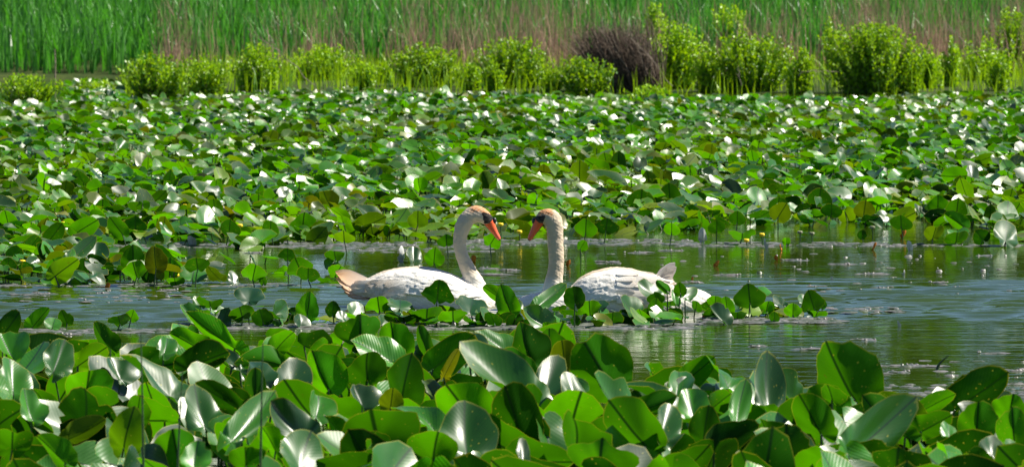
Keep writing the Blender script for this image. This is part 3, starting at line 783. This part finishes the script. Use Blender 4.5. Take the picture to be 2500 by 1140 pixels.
    for sd_ in (-1, 1):
        NU, NV = 84, 30; V = []; D = []; miss = None
        for i in range(NU):
            u = i/(NU-1); px_ = xf + (xr-xf)*u; x = X(px_)
            zlo = Z(np.interp(px_, *crown['wing_low'])); ztop = Z(np.interp(px_, *crown['wing_top'])) - .010
            for j in range(NV):
                v_ = j/(NV-1); z = ztop + (zlo-ztop)*v_
                hit = tree.ray_cast(Vector((x, sd_*.6, z)), Vector((0, -sd_, 0)))
                for t_ in range(14):
                    if hit[0] is not None: break
                    z -= .004; hit = tree.ray_cast(Vector((x, sd_*.6, z)), Vector((0, -sd_, 0)))
                if hit[0] is None: p, nn = (miss if miss else (Vector((x, sd_*.02, z)), Vector((0, sd_, .2)))); p = Vector((x, p.y*.7, z))
                else: p, nn = hit[0], hit[1]; miss = (p, nn)
                if nn.y*sd_ < 0: nn = -nn
                # overlapping rows of coverts: each rises gently towards its rear tip and steps down to the next
                rows = 9 + 0*u; rv = v_*rows; k_ = int(rv); fu = (u*(7 if v_ < .55 else 4.5) + (.5 if k_ % 2 else 0) + .18*math.sin(k_*2.3)); fr = fu - math.floor(fu); fv = rv-k_
                scal = (fr**1.5)*(1-abs(2*fv-1)**2.5)
                body_ = min(1, u/.10)*min(1, (1-v_)/.06 + .55)
                th_ = (.004 + .013*v_**1.6)*min(1, u/.18) + .0055*scal*min(1, u/.2) + .0016*_mn.noise(Vector((x*30, z*90, sd_)))
                th_ *= min(1, .25 + v_/.16)
                q = p + nn*th_*body_
                V.append(tuple(q)); c_ = np.array([.84, .81, .75])*(1-.20*scal**4) ; st_ = max(0, u-.62)/.38*(.35+.5*v_); c_ = c_*(1-.45*st_) + np.array([.66, .50, .34])*.45*st_  # covert tips darkened: the shading between feather layers is put into the colour
                D.append((*c_, 1))
        n0 = len(V)
        # the lower and rear rims turn back in to the flank so that the wing has an edge
        rim = [i*NV+NV-1 for i in range(NU)] + [(NU-1)*NV + j for j in range(NV-2, -1, -1)]
        for r_ in rim:
            q = V[r_]; V.append((q[0], q[1]-sd_*.022, q[2]+.004)); D.append((.75, .62, .46, 1))
        F = [(i*NV+j, (i+1)*NV+j, (i+1)*NV+j+1, i*NV+j+1) for i in range(NU-1) for j in range(NV-1)]
        F += [(rim[k_], rim[k_+1], n0+k_+1, n0+k_) for k_ in range(len(rim)-1)]
        wo_ = mesh_np('wing', V, F, M_SWAN, root, None, D)
        # long flight feathers closing over the rump
        WB = Bag()
        for (xa, xb, za, zb, nx, nz, L, W_, lift, tipc) in wing_rows[:1]:
            for i in range(nx):
                for j in range(nz):
                    px_ = xa + (xb-xa)*(i+rs.rand()*.5)/nx; x = X(px_); v_ = za+(zb-za)*(j+rs.rand()*.3)/max(1, nz-1)
                    zlo = Z(np.interp(px_, *crown['wing_low'])); ztop = Z(np.interp(px_, *crown['wing_top']))
                    z = ztop + (zlo-ztop)*v_
                    hit = tree.ray_cast(Vector((x, sd_*.6, z)), Vector((0, -sd_, 0)))
                    if hit[0] is None: continue
                    p, nn = hit[0], hit[1]
                    if nn.y*sd_ < 0: nn = -nn
                    back = Vector((-sgn, 0, -.02 + .20*(.5-v_))); back -= nn*back.dot(nn)*.8; back.normalize()
                    zax = (nn - back*nn.dot(back)).normalized(); yax = zax.cross(back); R = np.array([back, yax, zax]).T
                    V, F, U, D = feather_np(L*rs.uniform(.8, 1.0), W_, rs, .03, 6, col=(.91, .88, .82), tip=tipc)
                    WB.add(V @ R.T + np.array(p) + np.array(nn)*(.010 + .012*v_**1.6), F, U, D)
        WB.build('flight_feathers', M_QUILL, wo_)
    return root

wl = ([880, 910, 960, 1000, 1060, 1120, 1180, 1200], [690, 704, 712, 716, 722, 726, 722, 718])
wt = ([880, 910, 950, 1000, 1060, 1100, 1140, 1180, 1200], [685, 672, 656, 649, 652, 664, 686, 705, 718])
build_swan('left swan swimming right, white back, orange beak lowered towards the other swan', 1010, 748, 1, 0,
    [(878,692,.035,.10),(900,678,.085,.055),(940,660,.14,0),(1000,650,.18,-.09),(1050,652,.195,-.11),(1100,666,.19,-.11),(1140,686,.17,-.10),(1175,703,.14,-.09),(1200,716,.10,-.06),(1216,730,.05,-.03)],
    [(930,722,.05,.02),(960,718,.13,-.04),(1020,716,.18,-.10),(1100,716,.18,-.12),(1170,718,.13,-.10),(1212,734,.04,-.04)],
    [(1168,740,36,1),(1166,716,31,1),(1158,692,25,1),(1144,660,19,1),(1131,630,16.2,1),(1123,602,15.8,1),(1124,576,17,1),(1132,549,20,1),(1146,529,20,.95)],
    [(1163,521.5,21,.90),(1178,526,18.5,.92),(1190,535,14.5,1),(1197,543,10.5,1.0)],
    [(1175,517),(1186.5,517),(1199.5,523.6),(1209.6,533),(1215,540),(1215,552),(1205,556),(1183.7,556),(1181.5,553),(1181,538),(1178.5,526)],
    dict(neck_top=690, neck_stain=.75, span=(1145, 1206), low=545, knob=(1207,538,7), wing_low=wl, wing_top=wt, wing_ends=(1192, 896)),
    [(1189,536,12,9.5),(1194.5,544,11.5,9),(1203,558,8.6,8.5),(1211,571,6.2,8),(1217,580,5,7.5),(1220.5,586,2.2,4)],
    (1180.5, 521.5),
    dict(base=(950,716), tips=[(818,662),(823,668),(820,680),(829,690),(833,702),(840,713),(850,722),(868,726)], w=.095, tip_col=(.86,.50,.24)),
    [(905,1000,.55,1.0,9,5,.15,.050,.03,(.70,.58,.44)),(900,1180,.25,.98,18,9,.13,.055,.010,(.84,.80,.73)),(930,1190,.0,.7,20,8,.085,.05,.004,None)], 0, 3)

wl = ([1395, 1440, 1500, 1560, 1600, 1622], [735, 738, 730, 716, 702, 690])
wt = ([1385, 1410, 1445, 1500, 1530, 1586, 1616, 1625], [705, 680, 662, 650, 653, 667, 679, 684])
build_swan('right swan swimming left, straight pale neck, darker-tipped beak, raised grey tail', 1480, 757, -1, 0,
    [(1385,712,.10,-.05),(1410,682,.15,-.10),(1445,662,.19,-.12),(1500,651,.21,-.12),(1545,656,.20,-.10),(1586,668,.16,-.03),(1612,679,.10,.04),(1628,688,.05,.10)],
    [(1252,738,.03,-.03),(1272,725,.08,-.08),(1310,714,.13,-.11),(1350,708,.17,-.12),(1410,705,.19,-.12),(1520,702,.19,-.12),(1620,700,.15,-.08),(1690,703,.10,-.05),(1725,714,.06,-.03),(1746,730,.02,-.01)],
    [(1350,748,32,1),(1349,722,28,1),(1351,692,23,1),(1356,660,19.5,1),(1358,630,19,1),(1356,600,19.5,1),(1355,572,20,1),(1353,550,21.5,1)],
    [(1347,534,22.5,.95),(1334,528,20,.92),(1322,533,16,.95),(1312,541,11,1.0)],
    [(1331.5,524.5),(1323,525),(1304.6,527),(1296,538),(1296,552),(1306,556),(1320,556),(1325,552),(1326,540),(1330,531)],
    dict(neck_top=700, neck_stain=.85, span=(1311, 1352), low=548, knob=(1304,539,7.5), wing_low=wl, wing_top=wt, wing_ends=(1389, 1618)),
    [(1320,536,12,10.5),(1315,544,11.5,10),(1307,558,9,9),(1299.5,571,7,8.5),(1294.5,580,5.8,7.5),(1291,587,2.6,4)],
    (1329.5, 527.5),
    dict(base=(1585,708), tips=[(1648,640),(1651,650),(1645,658),(1644,668),(1640,678),(1634,688),(1628,648),(1636,696)], w=.070, tip_col=(.66,.58,.54)),
    [(1500,1608,.2,1.0,11,6,.15,.048,.035,(.70,.62,.54)),(1400,1600,.2,.98,16,9,.13,.055,.014,(.82,.77,.70)),(1392,1580,.0,.75,18,8,.085,.05,.006,None)], 0, 4)
# ------------------------------------------------------------------ flowers, dead leaves, floating debris
def flower(px, py, base_py, label, pod=False):
    b = G(px, base_py); c = P(px, py, b.y); c.z = max(c.z, .03); s = 1.0
    t = thing('pod_flower' if not pod else 'seed_pod', (b.x, b.y, 0), label, 'flower' if not pod else 'seed pod', 'yellow pond flowers' if not pod else 'grey seed pods')
    v, f = tube_np([(0, 0, -.05), (.004, 0, c.z*.5), (0, 0, c.z)], [.0045]*3, 6); mesh_np('stalk', v, f, M_STALK, t)
    B = Bag(); R_ = .021 if not pod else .02
    prof = [(0, .0), (.55, .08), (.95, .45), (1.0, .95), (.80, 1.35), (.72, 1.30), (.45, 1.05), (.05, 1.0)]
    V = []; n = 18
    for (r, h) in prof:
        for j in range(n):
            a = 2*math.pi*j/n; k = 1+.08*math.cos(6*a); V.append((r*R_*k*math.cos(a), r*R_*k*math.sin(a), c.z + (h-.3)*R_))
    F = [(i*n+j, i*n+(j+1) % n, (i+1)*n+(j+1) % n, (i+1)*n+j) for i in range(len(prof)-1) for j in range(n)]
    mesh_np('flower_head' if not pod else 'pod', V, F, M_YEL if not pod else M_POD, t)
FL = [(450,505,540,'behind the front rim of the great bed'),(435,548,575,'nearest the bed\'s front left water'),(586,554,585,'above the calm left water'),(152,548,580,'among leaves at the left end'),(83,588,610,'lowest at the left end'),
(55,642,665,'over the small left bed'),(430,675,690,'beside the dark upright leaf'),(1053,354,380,'on the dark strip far behind'),(1000,397,420,'behind the left swan\'s head'),(1256,432,455,'above the gap between swans'),
(903,486,515,'up left of the left swan\'s neck'),(1222,551,590,'between the two beaks, on tall stalk'),(1268,569,590,'just left of the right beak'),(1579,339,360,'far back right of the right swan'),(1860,576,596,'at the shore of the right water'),
(262,365,385,'far back on the left'),(905,368,390,'on the dark strip behind the left swan'),(745,430,455,'in the middle of the bed, left'),(2360,395,420,'far back near the right end'),(1880,405,430,'mid bed above the right water'),(1822,590,600,'low on the right shore debris')]
for (a, b_, c_, l) in FL: flower(a, b_, c_, 'small round yellow flower ' + l)
for (a, b_, c_, l) in [(1953,570,590,'left one of two grey seed pods by the right shore'),(1982,573,591,'short grey seed pod beside its taller neighbour'),(2130,558,585,'lone tall seed pod on straight stalk')]: flower(a, b_, c_, l, True)

def dead_leaf(px, py, wpx, label, m=None, up=.6):
    rs = np.random.RandomState(int(px)); b = G(px, py); s = F_PX/b.y; L = wpx/s
    V, Fq, U, D = leaf_arrays(L, L*.8, rs, .9, .6, .12, 0, 5, 18)
    R = rotm(rs.uniform(2, 4), up, rs.uniform(-.6, .6), 0); Vw = V @ R.T; Vw[:, 2] -= Vw[:, 2].min()+.01
    o = mesh_np('dead_leaf', Vw, Fq, m or M_RUST, None, U, D, loc=(b.x, b.y, 0)); tag(o, label, 'dead leaf', 'withered leaves afloat')
for q in [(1153,641,24,'orange dead leaf right of the left swan\'s neck'),(1387,650,20,'orange dead leaf just right of the right swan\'s neck'),(1746,650,18,'rust red dead leaf afloat above the raised tail'),(1690,684,11,'small orange dead leaf afloat beside the grey tail'),
          (1906,612,18,'brown curled dead leaf on the right shore debris'),(2133,610,22,'brown and pink curled leaf at the open water\'s edge'),(255,682,16,'orange leaf under the round green leaf on left'),(1895,636,16,'brown bud floating below the shore debris'),
          (1720,778,14,'rust leaf beside the white ribbed leaf'),(262,704,20,'dark red leaf sunk at the small left bed'),(50,625,22,'orange spotted leaf at the left end'),(2205,582,26,'orange leaf on the far right shore')]: dead_leaf(*q)
M_WHITE_D = make_simple('bleached_leaf', (.45, .47, .45), (.62, .60, .58), 30, .35, .6)
for q in [(2195,797,18,'pale curled feather afloat alone on the calm right water'),(2222,612,26,'bleached white leaf at the rim of right debris'),(1868,606,24,'mauve dead leaf standing among the shore debris'),(1716,592,34,'bleached leaf on the shore beyond the tail'),
          (1190,590,26,'mauve dead leaf below the left beak'),(470,600,34,'pale dead leaf on the far shore of the left water'),(2030,683,12,'white fleck afloat in mid right water'),(2208,670,14,'pale fleck afloat on the far right water'),(985,640,40,'bleached pleated leaf behind the left swan\'s back')]: dead_leaf(q[0], q[1], q[2], q[3], M_WHITE_D, .9)

def pad_mesh(B, x, y, rx, ry, rs, z=.004, lump=.012):
    n = 14; V = [(x, y, z+lump*.6)]
    for rr, hh in ((.55, lump), (1.0, 0.0)):
        for j in range(n):
            a = 2*math.pi*j/n; k = 1+rs.uniform(-.22, .22)
            V.append((x+rx*rr*k*math.cos(a), y+ry*rr*k*math.sin(a), z+hh*rs.uniform(.2, 1) if hh else z-.004))
    F = [(0, 1+j, 1+(j+1) % n, 1+(j+1) % n) for j in range(0)]
    F += [(1+j, 1+n+j, 1+n+(j+1) % n, 1+(j+1) % n) for j in range(n)]
    F += [(0, 1+j, 1+(j+1) % n, 1+(j+2) % n) for j in range(0, n, 2)]
    B.add(V, F)
rs = np.random.RandomState(9)
PADS = [(1960,852,95),(2250,894,120),(2330,811,70),(2200,908,80),(2440,862,110),(2460,885,120),(2470,905,110),(2110,830,60),(1735,664,60),(1780,672,90),(1690,690,60),(1860,684,70),(1950,635,90),(2060,645,90),(1700,645,55),(2000,700,60),
(2130,669,90),(2250,697,90),(2140,703,70),(1640,612,60),(1250,622,60),(1180,655,90),(1190,671,110),(1215,676,60),(1240,660,55),(1480,640,60),(1470,600,60),(1560,617,80),(100,718,70),(30,724,70),(300,711,80),(250,716,50),(160,728,80),
(420,708,60),(60,760,80),(250,809,110),(150,816,90),(620,618,60),(640,640,50),(730,634,40),(540,648,50),(770,700,60),(870,690,50),(2100,757,70),(2160,762,60),(2000,779,60),(1780,786,70),(1900,787,120),(1980,789,60),(2370,703,80),(2300,640,70),(2420,625,80),
(1850,846,60),(2040,848,50),(2230,892,30),(2290,690,60),(930,620,60),(900,612,50),(1000,600,60),(1100,612,70)]
PADS = [p for i, p in enumerate(PADS) if i % 3 != 2]
for i, (px, py, wp) in enumerate(PADS):
    b = G(px, py); s = F_PX/b.y; B = Bag()
    W_ = wp/s/2
    for k_ in range(rs.randint(2, 5)): pad_mesh(B, rs.uniform(-.6, .6)*W_, rs.uniform(-.05, .05), W_*rs.uniform(.35, .75), rs.uniform(.015, .05), rs, .003+.002*k_, .002)
    for k_ in range(rs.randint(2, 6)): q_ = rs.uniform(.006, .014); pad_mesh(B, rs.uniform(-1, 1)*W_, rs.uniform(-.05, .05), q_, q_, rs, .008, .005)
    o = B.build('floating_pad', M_PAD, loc=(b.x, b.y, 0)); tag(o, 'flat grey mauve pad of rotting leaf lying on the open water', 'floating debris', 'pads of rotting leaf')
# duckweed and crumbs along the shores: nobody could count them
B = Bag(); rs = np.random.RandomState(19)
def crumbs(px0, px1, py0, py1, n, r=.03):
    for k in range(n):
        px = rs.uniform(px0, px1); py = rs.uniform(py0, py1); b = G(px, py); q = r*rs.uniform(.25, 1.3)
        pad_mesh(B, b.x, b.y, q*1.9, q, rs, (.006 if 700 < py < 790 else .002)+.004*rs.rand(), .002 if rs.rand() < .95 else .010)
crumbs(-100, 860, 597, 606, 110); crumbs(380, 1150, 591, 599, 100); crumbs(-100, 860, 692, 701, 130); crumbs(1100, 1700, 584, 600, 150); crumbs(1650, 2150, 592, 603, 100); crumbs(2150, 2600, 597, 602, 60)
crumbs(440, 1250, 790, 804, 200); crumbs(1200, 1700, 790, 804, 160); crumbs(1700, 2060, 778, 790, 120); crumbs(50, 420, 803, 813, 70); crumbs(830, 1200, 602, 618, 50); crumbs(1450, 2500, 615, 720, 70, .015)
crumbs(450, 1250, 368, 386, 250, .05); crumbs(1900, 2200, 462, 480, 250, .04); crumbs(2250, 2600, 358, 372, 250, .05); crumbs(2130, 2550, 938, 972, 60, .022); crumbs(2150, 2550, 880, 925, 30, .02); crumbs(2010, 2200, 752, 766, 40, .02); crumbs(-100, 500, 706, 740, 60, .02)
o = B.build('floating_debris', M_SCUM); tag(o, 'grey mauve crumbs and weed floating along the leaf beds', 'debris', None, 'stuff')

# tall thin stems rising out of the near bed
def stem(px, top_py, base_py, lean, label, r=.0055):
    b = G(px, base_py); top = P(px+lean, top_py, b.y)
    o_ = thing('rush_stem', (b.x, b.y, 0), label, 'rush stem', 'rush stems in the near bed')
    h = top.z; dx = top.x-b.x
    v, f = tube_np([(dx*q*q, 0, h*q) for q in np.linspace(-.05, 1, 9)], np.linspace(r*1.3, r*.35, 9), 6)
    mesh_np('stem', v, f, M_STALK, o_)
stem(352, 812, 1350, -8, 'thick rush stem at the left of the near bed'); stem(432, 905, 1330, 14, 'dark rush stem right beside its thicker neighbour'); stem(636, 838, 1330, 6, 'thin rush stem below the left swan\'s tail'); stem(2288, 868, 905, 28, 'broken grey stalk jutting from the calm right water', .008)

# ------------------------------------------------------------------ shrubs of the shore
def leafy(B, p, d, size, rs, g, y_=0):
    """one small bent leaf: two quads along direction d"""
    d = d/np.linalg.norm(d); sd_ = np.cross(d, rs.normal(size=3)); sd_ /= np.linalg.norm(sd_)+1e-9; up = np.cross(sd_, d)
    w_ = size*.30; a = p; m_ = p + d*size*.55 + up*size*.10; e = p + d*size
    V = [a - sd_*w_*.3, a + sd_*w_*.3, m_ - sd_*w_, m_ + sd_*w_, e - sd_*w_*.15, e + sd_*w_*.15]
    B.add(V, [(0, 1, 3, 2), (2, 3, 5, 4)], D=np.tile([0, g, y_, 1], (6, 1)))
def shrub(px, base_py, wp, hp, label, seed, dens=1.0, name='shrub', cat='shrub', tone=(0, 1), dark=False, size=.07, group='shrubs along the shore', Y=None):
    rs = np.random.RandomState(seed); b = G(px, base_py) if Y is None else P(px, base_py, Y); s = F_PX/b.y; W = wp/s*(1.08 if name == 'shrub' else 1); H = hp/s*.93
    t = thing(name, b, label, cat, group)
    SB = Bag(); LB = Bag(); ns = int(95*dens*max(.35, W/1.1))
    for k in range(ns):
        a = rs.uniform(0, 6.28); r0 = rs.uniform(0, .42)*W; r1 = r0 + rs.uniform(.0, .14)*W
        dep = .75
        hh = H*(1 - .40*(r0/(.5*W))**2)*rs.uniform(.55, 1.10)
        p0 = np.array([r0*.55*math.cos(a), r0*.55*math.sin(a)*dep, -.05]); p1 = np.array([r1*math.cos(a), r1*math.sin(a)*dep, hh])
        mid = (p0+p1)/2 + rs.normal(0, .03, 3)
        q = np.linspace(0, 1, 6)[:, None]; pts = (1-q)**2*p0+2*q*(1-q)*mid+q*q*p1
        v, f = tube_np(pts, np.linspace(.006, .002, 6), 4); SB.add(v, f)
        nl = int(48*hh/.9)+6
        tone_k = rs.uniform(*tone)
        for j in range(nl):
            u = .05 + .97*(j+rs.rand())/nl; u = min(u, 1)
            p = (1-u)**2*p0+2*u*(1-u)*mid+u*u*p1 + rs.normal(0, .012, 3)
            d = np.array([math.cos(j*2.4+a), math.sin(j*2.4+a), .55+.5*u]) + rs.normal(0, .25, 3)
            leafy(LB, p, d, size*rs.uniform(.7, 1.25)*(1.1-.35*u), rs, min(1, max(0, tone_k*.75+rs.normal(.12, .25))), .12 if rs.rand() < .06 else 0)
    LB.build('foliage', M_BUSH, t, False); SB.build('stems', M_TWIG, t)
    return t
SH = [(70,252,150,70,'low bright green shrub at the far left end of the shore',1),(232,243,110,50,'small shrub between the far left one and the rounded one',.7),(385,242,185,112,'rounded shrub left of centre with shady underside',1.2),
(505,232,130,100,'thin yellowish shrub right of the rounded left one',.7),(625,226,150,118,'tall tufted yellow-green shrub before dead grass on left',1),(790,214,190,104,'wide shrub with leaning dead twigs above the left swan',1.1),
(945,218,70,70,'narrow light shrub left of the darkest one',.8),(1040,222,180,112,'dense dark shrub above the left swan\'s head',1.5),(1150,226,64,70,'small yellow shrub right of the dense dark one',1),(1250,222,190,130,'tall shrub above the gap between the swans',1.3),
(1345,226,70,62,'low fresh green tuft between two tall shrubs',.9),(1430,232,140,92,'rounded shrub left of the brown brush heap',1.3),(1645,222,160,170,'tall bright shrub just right of the brush heap',1.3),(1590,268,130,60,'low shrub in front of the brush heap',1),
(1725,226,80,120,'slim light shrub right of the tall bright one',.8),(1830,226,230,142,'wide dome of shrub above the right water',1.6),(1950,228,80,110,'spiky light shrub beside the wide dome',.9),(2030,212,60,165,'tallest spiky shrub with yellow tip',.6),
(2130,230,250,172,'largest dark rounded shrub on the right shore',1.9),(2268,224,70,110,'first bright spiky shrub past the largest one',.9),(2325,222,60,130,'second bright spiky shrub past the largest one',.8),(2400,214,170,120,'twiggy sparse shrub with dead branches near right end',.7),(2470,206,110,190,'tall shrub at the far right end',1)]
for q in [(890,226,80,75,'loose shrub closing the gap above the left swan'),(1205,228,64,80,'pale shrub touching the tall one above the swans'),
          (2225,230,70,110,'bright shrub pressed against the largest dark one'),(2440,226,80,90,'low shrub at the foot of the far right one')]: SH.append((*q, .8))
for i, (px, by, wp, hp, lb, dn) in enumerate(SH):
    dark = px in (1040, 2130, 1830, 1250, 1430, 385)
    shrub(px, by, wp, hp, lb, 100+i, dn, dark=dark, tone=(0, .6) if dark else (.2, 1))
shrub(1780, 130, 110, 120, 'yellow-green sapling rising out of the reeds', 140, .45, 'sapling', 'sapling', (.7, 1), size=.09, Y=99.5)
shrub(1600, 120, 60, 110, 'orange-tipped sapling behind the brush heap', 141, .5, 'sapling', 'sapling', (.8, 1), size=.08, Y=98.5)

# brown heap of dead stalks leaning right
rs = np.random.RandomState(61); b = G(1550, 226); s = F_PX/b.y
t = thing('brush_heap', b, 'dark brown heap of dead leaning stalks between bright shrubs', 'brush heap')
BB = Bag(); BP = Bag()
for k in range(1300):
    x0 = rs.uniform(-.45, .5); y0 = rs.uniform(-.3, .5); L = rs.uniform(.6, 1.35); lean = rs.normal(-.42, .22)
    p0 = np.array([x0, y0, -.03]); p1 = p0 + np.array([lean*L, rs.normal(0, .12), L*math.cos(lean)])
    mid = (p0+p1)/2 + rs.normal(0, .04, 3); q = np.linspace(0, 1, 5)[:, None]; pts = (1-q)**2*p0+2*q*(1-q)*mid+q*q*p1
    v, f = tube_np(pts, np.linspace(.006, .0025, 5)*rs.uniform(.7, 1.4), 4); (BP if rs.rand() < .12 else BB).add(v, f)
BB.build('dark_stalks', M_TWIG, t); BP.build('pale_stalks', M_PALE, t)
# dead twigs leaning out of the shrubs
def branch(px, py, px2, py2, Y, label, seed, r=.008):
    rs = np.random.RandomState(seed); a = P(px, py, Y); c = P(px2, py2, Y)
    o_ = thing('dead_branch', a, label, 'dead branch', 'dead branches leaning over the shore')
    d = np.array(c-a); L = np.linalg.norm(d); q = np.linspace(0, 1, 9)[:, None]; pts = q*d + np.array([0, 0, 1])*np.sin(q*3.1)*.06*L + rs.normal(0, .012, (9, 3))
    v, f = tube_np(pts, np.linspace(r, r*.4, 9), 5); mesh_np('limb', v, f, M_PALE, o_)
    TB = Bag()
    for k in range(5):
        p = pts[3+k]; e = p + d*rs.uniform(.12, .25) + rs.normal(0, .10*L, 3)*[1, .6, 1]; v, f = tube_np([p, (p+e)/2+rs.normal(0, .01, 3), e], [r*.45, r*.35, r*.2], 4); TB.add(v, f)
    TB.build('twigs', M_PALE, o_)
for q in [(765,208,600,70,86,'pale bare branch leaning left out of the wide left shrub',1),(690,150,640,60,87,'short bare branch above the tufted left shrub',2),(1640,212,1530,85,86,'pale dead branch leaning across the brush heap',3),(1810,208,1800,165,85,'thin looped twig at the foot of the wide dome',4),
          (2400,150,2300,60,90,'grey bare branch near the right end of the shore',5),(2350,140,2480,120,90,'grey bare branch lying level near the right end',6),(2055,150,2085,60,89,'curved dead branch beside the tallest spiky shrub',7),(1950,182,2040,178,85,'short level twig between dome and largest shrub',8)]: branch(*q)
v, f = tube_np([(0, 0, -.1), (.01, 0, .3), (0, 0, .58)], [.014, .013, .010], 8); c = G(134, 196)
o = mesh_np('post', v, f, M_PALE, loc=(c.x, c.y, 0)); tag(o, 'short weathered post standing before the reeds on the left', 'post')

# ------------------------------------------------------------------ reeds, dead grass, far trees
def blades(name, n, xr, yr, hr, wr, m, label, seed, dens=None, lean=.12, zf=bank_z, yel=0, seg=4):
    rs = np.random.RandomState(seed)
    x = rs.uniform(*xr, n); y = rs.uniform(*yr, n)
    if dens is not None:
        k = rs.rand(n) < dens(x, y); x, y = x[k], y[k]; n = len(x)
    z = np.array([max(-.1, zf(a, b_)) for a, b_ in zip(x, y)]); h = rs.uniform(*hr, n); wd = rs.uniform(*wr, n)
    la = rs.uniform(0, 6.28, n); ll = np.abs(rs.normal(0, lean, n)); face = rs.uniform(0, math.pi, n)
    V = np.zeros((n, seg+1, 2, 3)); D = np.zeros((n, seg+1, 2, 4)); g = rs.rand(n)
    for i in range(seg+1):
        u = i/seg; cx = x + np.cos(la)*ll*h*u*u; cy = y + np.sin(la)*ll*h*u*u; cz = z + h*u*(1-.25*ll*u)
        ww = wd*(1-u**2.2)*.5 + .0008; fx, fy = np.cos(face+u*.8), np.sin(face+u*.8)
        for sdx, sg in ((0, -1), (1, 1)):
            V[:, i, sdx] = np.stack([cx+sg*fx*ww, cy+sg*fy*ww, cz], -1)
            D[:, i, sdx] = np.stack([np.full(n, u), g, np.full(n, yel), np.ones(n)], -1)
    base = np.arange(n)[:, None]*(seg+1)*2 + np.arange(seg)[None, :]*2
    F = np.stack([base, base+1, base+3, base+2], -1).reshape(-1, 4)
    o = mesh_np(name, V.reshape(-1, 3), F, m, None, None, D.reshape(-1, 4), smooth=False); tag(o, label, name.replace('_', ' '), None, 'stuff'); return o
blades('reeds', 34000, (-14, 14), (98.3, 118), (.45, 1.0), (.025, .06), M_REED, 'tall green reeds filling the whole background behind the shrubs', 5, lean=.30)
def dgrass(x, y):
    px = 1250 + F_PX*x/y
    d = np.interp(px, [-300, 370, 400, 450, 480, 600, 680, 720, 780, 850, 930, 1000, 1250, 1500, 1600, 1680, 1800, 1850, 1930, 1990, 2040, 2100, 2900],
                  [.0, .0, .75, .7, .15, .15, .5, .2, .6, .15, .1, .75, .8, .7, .5, .15, .15, .75, .75, .15, .7, 1, 1])
    return d*np.where(px < 1000, .8, 1.0)*(.10+.95*(np.sin(x*1.9+np.sin(y*1.7)*1.5+1)+.6*np.sin(y*1.3+x*.7) > -.2))
blades('dead_grass', 26000, (-9, 17), (93.5, 104), (.45, 1.25), (.008, .018), M_STRAW, 'dry brown grass stalks standing before and among the reeds', 6, dgrass, .22, seg=3)
blades('grass', 12000, (-8.5, 15), (86.6, 98), (.15, .55), (.012, .024), M_BUSH, 'fresh green grass between the shrubs', 7, lambda x, y: np.where(1250+F_PX*x/y > 300, .55, 0), .3, seg=3)

rs = np.random.RandomState(70); B = Bag()
for k in range(26):
    x = -34 + k*2.8 + rs.uniform(-1, 1); y = rs.uniform(124, 136); H = rs.uniform(10, 15); rw = rs.uniform(2.2, 3.4)
    v, f = tube_np([(x, y, .5), (x+rs.uniform(-.3, .3), y, H*.5), (x, y, H*.9)], [.28, .18, .05], 6); B.add(v, f, D=np.tile([0, 0, 0, 1], (len(v), 1)))
    for c_ in range(44):
        zc = rs.uniform(1.2, H); rr = rw*(1-.55*zc/H); a = rs.uniform(0, 6.28); cc = np.array([x+rr*math.cos(a)*rs.rand(), y+rr*math.sin(a)*rs.rand(), zc]); g = rs.rand()
        for l_ in range(30):
            p = cc + rs.normal(0, .55, 3); d = rs.normal(size=3); leafy(B, p, d, rs.uniform(.6, 1.0), rs, min(1, max(0, g+rs.normal(0, .15))))
o = B.build('treeline', M_TREE, None, False); tag(o, 'leafy green trees beyond the reeds, mirrored in the pond', 'treeline', None, 'stuff')
